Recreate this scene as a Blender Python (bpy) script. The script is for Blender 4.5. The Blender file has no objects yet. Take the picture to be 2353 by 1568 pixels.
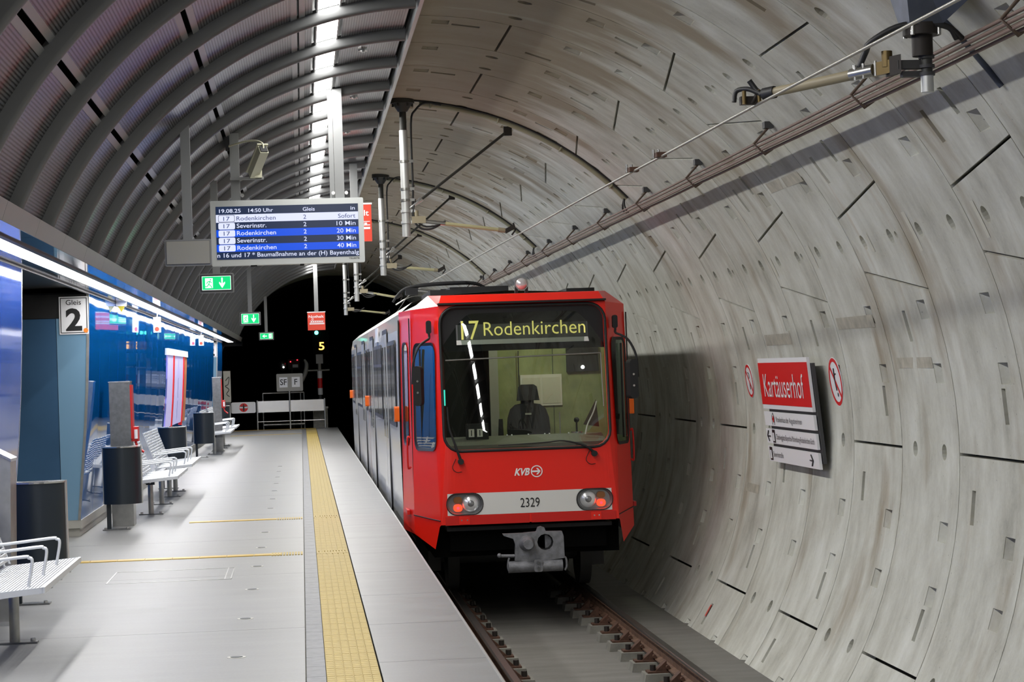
import bpy, bmesh, math, random
from mathutils import Vector, Matrix
from mathutils.geometry import delaunay_2d_cdt

random.seed(7)
S = bpy.context.scene
COL = S.collection
pi = math.pi

# ------------------------------------------------------------------ camera
IMG_W, FOC = 2353.0, 5000.0
YAW, PIT, ROL, CAMH = 0.0969, 0.0112, -0.0330, 1.6155
cam_d = bpy.data.cameras.new('camera')
cam_d.sensor_fit = 'HORIZONTAL'
cam_d.sensor_width = 36.0
cam_d.lens = FOC / IMG_W * 36.0
cam_d.clip_start, cam_d.clip_end = 0.1, 400
cam = bpy.data.objects.new('camera', cam_d)
COL.objects.link(cam)
fwd = Vector((math.sin(YAW)*math.cos(PIT), math.cos(YAW)*math.cos(PIT), math.sin(PIT)))
r0 = Vector((math.cos(YAW), -math.sin(YAW), 0))
u0 = r0.cross(fwd)
rv = r0*math.cos(ROL) + u0*math.sin(ROL)
uv = rv.cross(fwd)
M = Matrix((rv, uv, -fwd)).transposed().to_4x4()
M.translation = Vector((0, 0, CAMH))
cam.matrix_world = M
S.camera = cam

# ------------------------------------------------------------------ world, exposure
W = bpy.data.worlds.new('world')
S.world = W
W.use_nodes = True
W.node_tree.nodes['Background'].inputs[0].default_value = (0.008, 0.0085, 0.009, 1)
W.node_tree.nodes['Background'].inputs[1].default_value = 1.0
S.view_settings.view_transform = 'Standard'
S.view_settings.look = 'None'
S.view_settings.exposure = 0.12
S.view_settings.gamma = 1.0
S.view_settings.use_curve_mapping = False
STRIP_POWER = 58.0     # emission of the light panels in the canopy
SOFFIT_POWER = 22.0     # emission of the light panels in the side soffit

# ------------------------------------------------------------------ materials
MATS = {}
def mat(name, col, rough=0.5, metal=0.0, emit=None, es=0.0, spec=0.5, coat=0.0, bump=0.0, bscale=40.0, var=0.0, vscale=3.0):
    m = bpy.data.materials.new(name); m.use_nodes = True
    nt = m.node_tree; b = nt.nodes['Principled BSDF']
    b.inputs['Base Color'].default_value = (*col, 1)
    b.inputs['Roughness'].default_value = rough
    b.inputs['Metallic'].default_value = metal
    b.inputs['Specular IOR Level'].default_value = spec
    b.inputs['Coat Weight'].default_value = coat
    b.inputs['Coat Roughness'].default_value = 0.05
    if emit:
        b.inputs['Emission Color'].default_value = (*emit, 1)
        b.inputs['Emission Strength'].default_value = es
    if var or bump:
        g = nt.nodes.new('ShaderNodeNewGeometry')
    if var:
        n = nt.nodes.new('ShaderNodeTexNoise'); n.inputs['Scale'].default_value = vscale
        n.inputs['Detail'].default_value = 6
        nt.links.new(g.outputs['Position'], n.inputs['Vector'])
        r = nt.nodes.new('ShaderNodeValToRGB')
        r.color_ramp.elements[0].position, r.color_ramp.elements[1].position = 0.3, 0.7
        r.color_ramp.elements[0].color = (*[c*(1-var) for c in col], 1)
        r.color_ramp.elements[1].color = (*[min(1, c*(1+var)) for c in col], 1)
        nt.links.new(n.outputs['Fac'], r.inputs[0]); nt.links.new(r.outputs[0], b.inputs['Base Color'])
    if bump:
        n = nt.nodes.new('ShaderNodeTexNoise'); n.inputs['Scale'].default_value = bscale
        nt.links.new(g.outputs['Position'], n.inputs['Vector'])
        bp = nt.nodes.new('ShaderNodeBump'); bp.inputs['Strength'].default_value = bump
        bp.inputs['Distance'].default_value = 0.01
        nt.links.new(n.outputs['Fac'], bp.inputs['Height']); nt.links.new(bp.outputs[0], b.inputs['Normal'])
    MATS[name] = m
    return m

def nd(nt, t, **kw):
    n = nt.nodes.new(t)
    for k, v in kw.items(): setattr(n, k, v)
    return n
def mth(nt, op, a, b=None, c=None):
    n = nd(nt, 'ShaderNodeMath', operation=op)
    for i, v in enumerate((a, b, c)):
        if v is None: continue
        if isinstance(v, (int, float)): n.inputs[i].default_value = v
        else: nt.links.new(v, n.inputs[i])
    return n.outputs[0]
def ramp(nt, fac, stops):
    r = nd(nt, 'ShaderNodeValToRGB')
    el = r.color_ramp.elements
    while len(el) < len(stops): el.new(0.5)
    for e, (p, c) in zip(el, stops):
        e.position = p; e.color = (*c, 1) if len(c) == 3 else c
    nt.links.new(fac, r.inputs[0]); return r.outputs[0]
def mixc(nt, f, a, b, mode='MIX'):
    n = nd(nt, 'ShaderNodeMix', data_type='RGBA', blend_type=mode)
    for i, v in ((0, f), (6, a), (7, b)):
        if isinstance(v, (int, float)): n.inputs[i].default_value = v
        elif isinstance(v, tuple): n.inputs[i].default_value = (*v, 1)
        else: nt.links.new(v, n.inputs[i])
    return n.outputs[2]
def noise(nt, vec, scale, detail=5, rough=0.55):
    n = nd(nt, 'ShaderNodeTexNoise'); n.inputs['Scale'].default_value = scale
    n.inputs['Detail'].default_value = detail; n.inputs['Roughness'].default_value = rough
    nt.links.new(vec, n.inputs['Vector']); return n.outputs['Fac']
def comb(nt, x, y, z):
    n = nd(nt, 'ShaderNodeCombineXYZ')
    for i, v in enumerate((x, y, z)):
        if isinstance(v, (int, float)): n.inputs[i].default_value = v
        else: nt.links.new(v, n.inputs[i])
    return n.outputs[0]

# tunnel lining: circle in the cross-section plane
TX, TZ, TR, TY0, TW = 0.987, 0.9163, 3.6241, 17.9657, 1.4762
# canopy vault circle
CX, CZ = 1.023, 1.4365
CR_RIB, CR_PAN = 2.888, 2.972
BAY, RIB0 = 1.61, 16.30

def concrete_material():
    m = bpy.data.materials.new('lining_concrete'); m.use_nodes = True
    nt = m.node_tree; b = nt.nodes['Principled BSDF']
    g = nd(nt, 'ShaderNodeNewGeometry')
    sp = nd(nt, 'ShaderNodeSeparateXYZ'); nt.links.new(g.outputs['Position'], sp.inputs[0])
    x, y, z = sp.outputs
    ang = mth(nt, 'ARCTAN2', mth(nt, 'SUBTRACT', x, TX), mth(nt, 'SUBTRACT', z, TZ))
    arc = mth(nt, 'MULTIPLY', ang, TR)
    oi = nd(nt, 'ShaderNodeObjectInfo')
    rnd = mth(nt, 'MULTIPLY', oi.outputs['Random'], 20)
    st = comb(nt, mth(nt, 'MULTIPLY', arc, 0.55), mth(nt, 'MULTIPLY', y, 6.0), rnd)
    n1 = noise(nt, st, 1.0, 5, 0.6)
    big = noise(nt, comb(nt, arc, mth(nt, 'MULTIPLY', y, 1.5), rnd), 1.6, 6, 0.62)
    fine = noise(nt, comb(nt, arc, y, rnd), 45.0, 3)
    mixn = mth(nt, 'ADD', mth(nt, 'MULTIPLY', n1, 0.27), mth(nt, 'ADD', mth(nt, 'MULTIPLY', big, 0.63), mth(nt, 'MULTIPLY', fine, 0.10)))
    c2 = ramp(nt, mixn, [(0.30, (0.32, 0.313, 0.263)), (0.46, (0.50, 0.497, 0.435)), (0.55, (0.58, 0.582, 0.52)), (0.70, (0.70, 0.705, 0.65))])
    # warm seep streaks, strongest over the crown
    wn = noise(nt, comb(nt, mth(nt, 'MULTIPLY', arc, 0.5), mth(nt, 'MULTIPLY', y, 1.6), 3.0), 1.1, 6)
    crown = nd(nt, 'ShaderNodeMapRange'); nt.links.new(ang, crown.inputs[0])
    crown.inputs[1].default_value, crown.inputs[2].default_value = 0.72, 0.22
    crown.inputs[3].default_value, crown.inputs[4].default_value = 0.0, 0.36
    wf = mth(nt, 'ADD', wn, crown.outputs[0])
    wfac = ramp(nt, wf, [(0.56, (0, 0, 0)), (0.72, (0.8, 0.8, 0.8))])
    c3 = mixc(nt, wfac, c2, (0.27, 0.215, 0.14))
    # rusty run marks
    rn = noise(nt, comb(nt, mth(nt, 'MULTIPLY', arc, 0.35), mth(nt, 'MULTIPLY', y, 5.0), 9.0), 1.0, 5)
    rf = ramp(nt, rn, [(0.62, (0, 0, 0)), (0.75, (0.45, 0.45, 0.45))])
    c4 = mixc(nt, rf, c3, (0.44, 0.35, 0.25))
    # pinholes
    vo = nd(nt, 'ShaderNodeTexVoronoi'); vo.inputs['Scale'].default_value = 9.0
    nt.links.new(comb(nt, arc, y, rnd), vo.inputs['Vector'])
    ph = ramp(nt, vo.outputs['Distance'], [(0.035, (0.55, 0.55, 0.55)), (0.06, (1, 1, 1))])
    c5 = mixc(nt, 1.0, c4, ph, 'MULTIPLY')
    nt.links.new(c5, b.inputs['Base Color'])
    b.inputs['Roughness'].default_value = 0.72
    b.inputs['Specular IOR Level'].default_value = 0.35
    bp = nd(nt, 'ShaderNodeBump'); bp.inputs['Strength'].default_value = 0.10; bp.inputs['Distance'].default_value = 0.01
    nt.links.new(big, bp.inputs['Height']); nt.links.new(bp.outputs[0], b.inputs['Normal'])
    MATS['concrete'] = m
concrete_material()

def canopy_material():
    m = bpy.data.materials.new('canopy_corrugated'); m.use_nodes = True
    nt = m.node_tree; b = nt.nodes['Principled BSDF']
    g = nd(nt, 'ShaderNodeNewGeometry')
    sp = nd(nt, 'ShaderNodeSeparateXYZ'); nt.links.new(g.outputs['Position'], sp.inputs[0])
    x, y, z = sp.outputs
    ang = mth(nt, 'ARCTAN2', mth(nt, 'SUBTRACT', x, CX), mth(nt, 'SUBTRACT', z, CZ))
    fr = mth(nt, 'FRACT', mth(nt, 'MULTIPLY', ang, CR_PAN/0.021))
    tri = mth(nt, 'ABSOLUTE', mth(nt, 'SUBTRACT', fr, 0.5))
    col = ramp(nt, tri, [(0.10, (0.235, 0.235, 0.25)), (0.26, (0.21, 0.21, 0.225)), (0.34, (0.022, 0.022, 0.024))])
    nt.links.new(col, b.inputs['Base Color'])
    b.inputs['Metallic'].default_value = 0.75
    b.inputs['Roughness'].default_value = 0.27
    MATS['canopy'] = m
canopy_material()

def floor_material(name, c0, c1, rough):
    m = bpy.data.materials.new(name); m.use_nodes = True
    nt = m.node_tree; b = nt.nodes['Principled BSDF']
    g = nd(nt, 'ShaderNodeNewGeometry')
    sp = nd(nt, 'ShaderNodeSeparateXYZ'); nt.links.new(g.outputs['Position'], sp.inputs[0])
    x, y, z = sp.outputs
    v = comb(nt, mth(nt, 'MULTIPLY', x, 0.9), mth(nt, 'MULTIPLY', y, 4.0), 0.0)
    n1 = noise(nt, v, 1.2, 7, 0.6)
    col = ramp(nt, n1, [(0.3, c0), (0.7, c1)])
    fine = noise(nt, g.outputs['Position'], 60.0, 2)
    col = mixc(nt, 0.12, col, ramp(nt, fine, [(0.3, (0.3, 0.3, 0.3)), (0.7, (1, 1, 1))]), 'MULTIPLY')
    nt.links.new(col, b.inputs['Base Color'])
    rr = ramp(nt, n1, [(0.3, (rough-.03,)*3), (0.7, (rough+.04,)*3)])
    nt.links.new(rr, b.inputs['Roughness'])
    b.inputs['Specular IOR Level'].default_value = 0.42
    MATS[name] = m
floor_material('platform_stone', (0.175, 0.176, 0.170), (0.245, 0.246, 0.239), 0.45)
floor_material('edge_stone', (0.155, 0.157, 0.155), (0.185, 0.187, 0.185), 0.40)
floor_material('track_slab', (0.14, 0.136, 0.122), (0.20, 0.195, 0.18), 0.75)

def glass_material(name, tint=(0.85, 0.9, 0.87), ior=1.5, refl=1.0):
    m = bpy.data.materials.new(name); m.use_nodes = True
    nt = m.node_tree; nt.nodes.remove(nt.nodes['Principled BSDF'])
    out = nt.nodes['Material Output']
    tr = nd(nt, 'ShaderNodeBsdfTransparent'); tr.inputs[0].default_value = (*tint, 1)
    gl = nd(nt, 'ShaderNodeBsdfGlossy'); gl.inputs['Roughness'].default_value = 0.015
    gl.inputs['Color'].default_value = (1, 1, 1, 1)
    fr = nd(nt, 'ShaderNodeFresnel'); fr.inputs[0].default_value = ior
    f2 = mth(nt, 'MULTIPLY', fr.outputs[0], refl)
    mx = nd(nt, 'ShaderNodeMixShader')
    nt.links.new(f2, mx.inputs[0]); nt.links.new(tr.outputs[0], mx.inputs[1]); nt.links.new(gl.outputs[0], mx.inputs[2])
    nt.links.new(mx.outputs[0], out.inputs[0])
    MATS[name] = m
glass_material('windscreen', (0.80, 0.86, 0.80), 1.6, 1.25)
glass_material('side_glass', (0.35, 0.42, 0.42), 1.5, 0.35)

mat('unlit_concrete', (0.020, 0.020, 0.019), 0.9, spec=0.1)  # near-black colour stands in for concrete that gets no light
mat('void_black', (0.004, 0.004, 0.004), 0.9, spec=0.05)
mat('rib_grey', (0.105, 0.107, 0.108), 0.42, 0.3)
mat('fascia_grey', (0.27, 0.265, 0.26), 0.34, 0.6)
mat('edge_alu', (0.42, 0.43, 0.43), 0.35, 0.8)
mat('mirror_steel', (0.50, 0.55, 0.66), 0.07, 1.0)
mat('soffit_dark', (0.035, 0.035, 0.037), 0.4, 0.3)
mat('soffit_steel', (0.20, 0.20, 0.20), 0.18, 0.9)
mat('light_panel', (0.9, 0.9, 0.9), 0.5, emit=(1.0, 0.985, 0.955), es=STRIP_POWER)
mat('light_soffit', (0.9, 0.9, 0.9), 0.5, emit=(1.0, 0.985, 0.97), es=SOFFIT_POWER)
mat('blue_glass', (0.004, 0.125, 0.46), 0.03, spec=0.8, coat=0.0)
mat('purple_glass', (0.03, 0.09, 0.42), 0.05, spec=0.8)
mat('core_panel', (0.040, 0.095, 0.175), 0.22, 0.0, spec=0.5, var=0.15, vscale=1.2)
mat('core_panel_reflect', (0.17, 0.31, 0.45), 0.15, 0.0, spec=0.6)  # lighter tone paints a reflection on the right part of the end face
mat('steel', (0.42, 0.42, 0.40), 0.30, 0.9, var=0.12, vscale=12)
mat('steel_brushed', (0.20, 0.205, 0.21), 0.32, 0.85, var=0.15, vscale=25)
mat('steel_bright', (0.62, 0.62, 0.61), 0.22, 0.9)
mat('plinth_steel', (0.45, 0.44, 0.40), 0.45, 0.3)
mat('hanger_grey', (0.21, 0.215, 0.215), 0.5, 0.2)
mat('anthracite', (0.020, 0.027, 0.035), 0.36, 0.3)
mat('bench_white', (0.62, 0.64, 0.66), 0.35, 0.2)
mat('yellow_tile', (0.40, 0.295, 0.075), 0.6, var=0.1, vscale=30)
mat('yellow_paint', (0.48, 0.31, 0.025), 0.45)
mat('grey_tile', (0.115, 0.118, 0.126), 0.5, var=0.25, vscale=15)
mat('rail_rust', (0.125, 0.068, 0.042), 0.7, 0.2, var=0.4, vscale=14)
mat('rail_head', (0.17, 0.16, 0.15), 0.3, 0.9)
mat('block_concrete', (0.19, 0.185, 0.16), 0.85, var=0.2, vscale=10)
mat('rust_clip', (0.085, 0.040, 0.024), 0.75, 0.2, var=0.3, vscale=30)
mat('bolt_dark', (0.03, 0.025, 0.022), 0.6, 0.4)
mat('train_red', (0.84, 0.014, 0.004), 0.36, coat=0.10)
mat('train_red_dark', (0.60, 0.010, 0.005), 0.38, coat=0.05)
mat('train_grey', (0.50, 0.505, 0.50), 0.28, 0.0, coat=0.3)
mat('train_roof', (0.52, 0.53, 0.53), 0.35)
mat('white_band', (0.72, 0.72, 0.69), 0.35)
mat('black_rubber', (0.008, 0.008, 0.009), 0.45)
mat('black_matte', (0.010, 0.010, 0.011), 0.7)
mat('black_text', (0.008, 0.008, 0.009), 0.5)
mat('white_text', (0.85, 0.85, 0.85), 0.4)
mat('cab_green', (0.25, 0.28, 0.13), 0.75, var=0.2, vscale=5)
mat('cab_grey', (0.30, 0.31, 0.28), 0.6)
mat('cab_console', (0.14, 0.145, 0.12), 0.6)
mat('seat_cloth', (0.010, 0.010, 0.012), 0.85)
mat('paper', (0.62, 0.61, 0.56), 0.7)
mat('led_back', (0.11, 0.112, 0.115), 0.5)
mat('led_yellow', (0.4, 0.36, 0.1), 0.5, emit=(0.80, 0.72, 0.20), es=0.7)
mat('lens_clear', (0.78, 0.79, 0.80), 0.22, 0.5)
mat('lamp_bowl', (0.30, 0.305, 0.31), 0.3, 0.7)
mat('lens_red', (0.45, 0.02, 0.01), 0.3, emit=(1.0, 0.06, 0.02), es=1.6)
mat('lens_amber_dull', (0.26, 0.10, 0.03), 0.3)
mat('lens_orange', (0.75, 0.13, 0.01), 0.3, emit=(1.0, 0.16, 0.0), es=0.12)
mat('coupler_iron', (0.20, 0.205, 0.22), 0.5, 0.4, bump=0.3, bscale=120, var=0.25, vscale=18)
mat('sign_red', (0.72, 0.010, 0.012), 0.35)
mat('sign_white', (0.84, 0.84, 0.86), 0.35)
mat('sign_frame', (0.52, 0.54, 0.53), 0.4, 0.2)
mat('sign_grey_dull', (0.30, 0.29, 0.25), 0.6)
mat('sign_red_orange', (0.70, 0.055, 0.025), 0.4)
mat('scr_dark', (0.0, 0.0, 0.0), 0.3, emit=(0.008, 0.020, 0.060), es=1.0)
mat('scr_blue', (0.0, 0.0, 0.0), 0.3, emit=(0.0, 0.075, 0.72), es=1.0)
mat('scr_white', (0.0, 0.0, 0.0), 0.3, emit=(0.72, 0.76, 1.0), es=1.0)
mat('exit_green', (0.0, 0.3, 0.1), 0.4, emit=(0.0, 0.60, 0.17), es=1.0)
mat('exit_white', (0.6, 0.7, 0.6), 0.4, emit=(0.80, 1.0, 0.86), es=1.4)
mat('sig_green', (0, 0.3, 0.2), 0.4, emit=(0.10, 0.95, 0.65), es=6.0)
mat('sig_amber', (0.3, 0.1, 0), 0.4, emit=(1.0, 0.50, 0.08), es=3.5)
mat('sig_red', (0.3, 0.0, 0), 0.4, emit=(1.0, 0.03, 0.05), es=3.0)
mat('lamp_white', (0.8, 0.8, 0.8), 0.3, emit=(1, 1, 1), es=3.0)
mat('post_alu', (0.55, 0.56, 0.55), 0.38, 0.5)
mat('post_dark', (0.055, 0.055, 0.05), 0.5, 0.4)
mat('insulator', (0.42, 0.39, 0.22), 0.45)
mat('insulator_tan', (0.30, 0.26, 0.17), 0.5)
mat('cable_black', (0.014, 0.014, 0.015), 0.55)
mat('cable_brown', (0.20, 0.135, 0.11), 0.6)
mat('bracket_brown', (0.11, 0.075, 0.055), 0.6, 0.3)
mat('wire_metal', (0.36, 0.345, 0.30), 0.42, 0.7)
mat('conduit', (0.30, 0.285, 0.19), 0.6)
mat('brass', (0.16, 0.115, 0.05), 0.4, 0.8)
mat('steel_plate_blue', (0.10, 0.115, 0.15), 0.5, 0.6, var=0.2, vscale=8)
mat('cctv_cream', (0.55, 0.54, 0.40), 0.5)
mat('emergency_red', (0.55, 0.012, 0.012), 0.35)
mat('poster_lilac', (0.55, 0.52, 0.80), 0.4, emit=(0.48, 0.44, 0.85), es=0.25)
mat('poster_orange', (0.50, 0.16, 0.05), 0.5)
mat('cone_yellow', (0.80, 0.62, 0.05), 0.4)
mat('orange_sticker', (0.85, 0.24, 0.02), 0.5)
mat('box_grey', (0.33, 0.32, 0.29), 0.5, 0.1)
mat('dim_grey', (0.05, 0.05, 0.052), 0.6)
mat('sticker_paper', (0.55, 0.54, 0.46), 0.7)
mat('red_spray', (0.75, 0.12, 0.09), 0.7)
mat('patch_mortar', (0.42, 0.395, 0.325), 0.85, var=0.2, vscale=10)
mat('bellows', (0.30, 0.03, 0.02), 0.5)

# ------------------------------------------------------------------ mesh helpers
class MB:
    def __init__(self): self.v = []; self.f = []; self.sm = []
    def add(self, vs, fs, smooth=False):
        o = len(self.v); self.v += [Vector(p) for p in vs]
        self.f += [tuple(i+o for i in f) for f in fs]; self.sm += [smooth]*len(fs); return self
    def box(self, x0, x1, y0, y1, z0, z1):
        vs = [(x, y, z) for z in (z0, z1) for y in (y0, y1) for x in (x0, x1)]
        return self.add(vs, [(0,2,3,1),(4,5,7,6),(0,1,5,4),(2,6,7,3),(0,4,6,2),(1,3,7,5)])
    def obox(self, c, ax, ay, az, sx, sy, sz):
        c, ax, ay, az = Vector(c), Vector(ax).normalized(), Vector(ay).normalized(), Vector(az).normalized()
        vs = [c+ax*(sx*i/2)+ay*(sy*j/2)+az*(sz*k/2) for k in (-1,1) for j in (-1,1) for i in (-1,1)]
        return self.add(vs, [(0,2,3,1),(4,5,7,6),(0,1,5,4),(2,6,7,3),(0,4,6,2),(1,3,7,5)])
    def rbox(self, x0, x1, y0, y1, z0, z1, r, n=3, axis='y'):
        """box with rounded corners in the plane normal to axis"""
        def rr(a0, a1, b0, b1):
            pts = []
            for cx, cy, s in ((a1-r, b1-r, 0), (a0+r, b1-r, 1), (a0+r, b0+r, 2), (a1-r, b0+r, 3)):
                for i in range(n+1):
                    t = (s+i/n)*pi/2; pts.append((cx+r*math.cos(t), cy+r*math.sin(t)))
            return pts
        if axis == 'y':
            P = rr(x0, x1, z0, z1); f = lambda p, d: (p[0], d, p[1]); d0, d1 = y0, y1
        elif axis == 'x':
            P = rr(y0, y1, z0, z1); f = lambda p, d: (d, p[0], p[1]); d0, d1 = x0, x1
        else:
            P = rr(x0, x1, y0, y1); f = lambda p, d: (p[0], p[1], d); d0, d1 = z0, z1
        return self.prism([f(p, d0) for p in P], [f(p, d1) for p in P])
    def prism(self, A, B, caps=True, smooth=False):
        n = len(A); fs = [(i, (i+1) % n, n+(i+1) % n, n+i) for i in range(n)]
        self.add(list(A)+list(B), fs, smooth)
        if caps: self.add(A, [tuple(range(n))[::-1]]); self.add(B, [tuple(range(n))])
        return self
    def cyl(self, p0, p1, r, n=12, r1=None, caps=True):
        p0, p1 = Vector(p0), Vector(p1); d = (p1-p0).normalized()
        a = d.orthogonal().normalized(); b = d.cross(a); r1 = r if r1 is None else r1
        A = [p0+a*(r*math.cos(2*pi*i/n))+b*(r*math.sin(2*pi*i/n)) for i in range(n)]
        B = [p1+a*(r1*math.cos(2*pi*i/n))+b*(r1*math.sin(2*pi*i/n)) for i in range(n)]
        return self.prism(A, B, caps, True)
    def tube(self, path, r, n=8, caps=True, sharp=False):
        path = [Vector(p) for p in path]; rings = []; ref = None
        if not sharp and 3 < len(path) < 13:                        # hoses and bent bars: round the bends
            P = [path[0]*2-path[1]]+path+[path[-1]*2-path[-2]]; R_ = list(r) if isinstance(r, (list, tuple)) else [r]*len(path)
            np_, nr_ = [], []
            for i in range(1, len(P)-2):
                for j in range(4):
                    t = j/4; a, b, c, d = P[i-1:i+3]
                    np_.append(.5*((2*b)+(c-a)*t+(2*a-5*b+4*c-d)*t*t+(3*b-a-3*c+d)*t**3)); nr_.append(R_[i-1]+(R_[i]-R_[i-1])*t)
            path = np_+[path[-1]]; r = nr_+[R_[-1]]
        for i, p in enumerate(path):
            d = (path[min(i+1, len(path)-1)]-path[max(i-1, 0)]).normalized()
            if ref is None: a = d.orthogonal().normalized()
            else: a = (ref-d*ref.dot(d)).normalized()
            ref = a; b = d.cross(a); rr = r[i] if isinstance(r, (list, tuple)) else r
            rings.append([p+a*(rr*math.cos(2*pi*k/n))+b*(rr*math.sin(2*pi*k/n)) for k in range(n)])
        vs = [q for R in rings for q in R]
        fs = [(i*n+k, i*n+(k+1) % n, (i+1)*n+(k+1) % n, (i+1)*n+k) for i in range(len(path)-1) for k in range(n)]
        self.add(vs, fs, True)
        if caps:
            self.add(rings[0], [tuple(range(n))[::-1]]); self.add(rings[-1], [tuple(range(n))])
        return self
    def ball(self, c, r, n=10, m=6):
        c = Vector(c); rx, ry, rz = r if isinstance(r, tuple) else (r, r, r); vs = []
        for j in range(m+1):
            t = pi*j/m
            for i in range(n):
                vs.append(c+Vector((rx*math.sin(t)*math.cos(2*pi*i/n), ry*math.sin(t)*math.sin(2*pi*i/n), rz*math.cos(t))))
        fs = [(j*n+i, (j+1)*n+i, (j+1)*n+(i+1) % n, j*n+(i+1) % n) for j in range(m) for i in range(n)]
        return self.add(vs, fs, True)
    def disc(self, c, nrm, up, rx, ry=None, n=20):
        c, nrm, up = Vector(c), Vector(nrm).normalized(), Vector(up).normalized(); s = up.cross(nrm); ry = ry or rx
        return self.add([c+s*(rx*math.cos(2*pi*i/n))+up*(ry*math.sin(2*pi*i/n)) for i in range(n)], [tuple(range(n))])
    def ring(self, c, nrm, up, r0, r1, n=28, ey=1.0):
        c, nrm, up = Vector(c), Vector(nrm).normalized(), Vector(up).normalized(); s = up.cross(nrm)
        A = [c+s*(r0*math.cos(2*pi*i/n))+up*(r0*ey*math.sin(2*pi*i/n)) for i in range(n)]
        B = [c+s*(r1*math.cos(2*pi*i/n))+up*(r1*ey*math.sin(2*pi*i/n)) for i in range(n)]
        return self.add(A+B, [(i, (i+1) % n, n+(i+1) % n, n+i) for i in range(n)])
    def mesh(self, name, m, origin=(0, 0, 0)):
        o = Vector(origin); me = bpy.data.meshes.new(name)
        me.from_pydata([tuple(p-o) for p in self.v], [], self.f)
        me.polygons.foreach_set('use_smooth', self.sm)
        me.materials.append(MATS[m]); me.update(); return me
    def build(self, name, m, parent=None, origin=None):
        if origin is None: origin = parent_origin(parent) if parent else (0, 0, 0)
        o = bpy.data.objects.new(name, self.mesh(name, m, origin)); COL.objects.link(o)
        if parent: o.parent = parent
        else: o.location = origin
        return o

def parent_origin(p):
    o = Vector((0, 0, 0))
    while p is not None: o += p.location; p = p.parent
    return o
def tag(o, label, cat, group=None):
    o['label'] = label; o['category'] = cat
    if group: o['group'] = group
    return o
def thing(name, loc, label, cat, group=None):
    o = bpy.data.objects.new(name, None); COL.objects.link(o); o.location = loc
    return tag(o, label, cat, group)
def struct(o): o['kind'] = 'structure'; return o
def stuff(o): o['kind'] = 'stuff'; return o
def link_copy(me, name, parent=None, loc=(0, 0, 0)):
    o = bpy.data.objects.new(name, me); COL.objects.link(o); o.location = loc
    if parent: o.parent = parent
    return o
def copy_tree(o, delta=None, parent=None):
    c = o.copy(); COL.objects.link(c); c.parent = parent
    if delta is not None: c.location = o.location + Vector(delta)
    for ch in o.children: copy_tree(ch, None, c)
    return c
def cdt(outer, holes, steiner=()):
    """triangles of a polygon with holes, in 2D"""
    vs = [Vector(p) for p in outer]; es = [(i, (i+1) % len(outer)) for i in range(len(outer))]
    for h in holes:
        o = len(vs); vs += [Vector(p) for p in h]; es += [(o+i, o+(i+1) % len(h)) for i in range(len(h))]
    vs += [Vector(p) for p in steiner]
    V, _, F, *_ = delaunay_2d_cdt(vs, es, [], 0, 1e-6)
    def inside(p, poly):
        c = False; n = len(poly)
        for i in range(n):
            a, b = poly[i], poly[i-1]
            if (a[1] > p[1]) != (b[1] > p[1]) and p[0] < (b[0]-a[0])*(p[1]-a[1])/(b[1]-a[1])+a[0]: c = not c
        return c
    out = []
    for f in F:
        c = sum((V[i] for i in f), Vector((0, 0)))/len(f)
        if inside(c, outer) and not any(inside(c, h) for h in holes): out.append(tuple(f))
    return [tuple(v) for v in V], out
def text_geo(s, bold=0.0):
    cu = bpy.data.curves.new('t', 'FONT'); cu.body = s; cu.offset = bold; cu.resolution_u = 3
    ob = bpy.data.objects.new('t', cu); COL.objects.link(ob)
    me = ob.to_mesh(); vs = [Vector((v.co.x, v.co.y)) for v in me.vertices]; fs = [tuple(p.vertices) for p in me.polygons]
    ob.to_mesh_clear(); bpy.data.objects.remove(ob); bpy.data.curves.remove(cu)
    x0 = min(v.x for v in vs); x1 = max(v.x for v in vs)
    return vs, fs, x0, x1
def text(s, org, right, up, h, w=None, align='l', bold=0.0, m='black_text', parent=None, name='lettering', slant=0.0):
    """h = cap height; org = baseline anchor in world"""
    vs, fs, x0, x1 = text_geo(s, bold)
    k = h/0.70; kx = k if w is None else w/(x1-x0); wid = (x1-x0)*kx
    off = {'l': 0, 'c': -wid/2, 'r': -wid}[align]
    R, U, O = Vector(right), Vector(up), Vector(org)
    mb = MB().add([O+R*(off+(v.x-x0)*kx+slant*v.y*k)+U*(v.y*k) for v in vs], fs)
    if parent == 'raw': return mb
    return mb.build(name, m, parent)
XR, UP, NEGY = Vector((1, 0, 0)), Vector((0, 0, 1)), Vector((0, -1, 0))
def rrect(cx, cz, w, h, r, n=4):
    pts = []
    for sx, sz, s in ((1, 1, 0), (-1, 1, 1), (-1, -1, 2), (1, -1, 3)):
        for i in range(n+1):
            t = (s+i/n)*pi/2
            pts.append((cx+sx*(w/2-r)+r*math.cos(t), cz+sz*(h/2-r)+r*math.sin(t)))
    return pts

ORD = ['first', 'second', 'third', 'fourth', 'fifth', 'sixth', 'seventh', 'eighth', 'ninth', 'tenth', 'eleventh', 'twelfth', 'thirteenth', 'fourteenth', 'fifteenth']
# ================================================================== SETTING
# ------------------------------------------------------------------ tunnel lining
def TP(th, y, r=TR):
    t = math.radians(th); return (TX+r*math.sin(t), y, TZ+r*math.cos(t))

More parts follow.
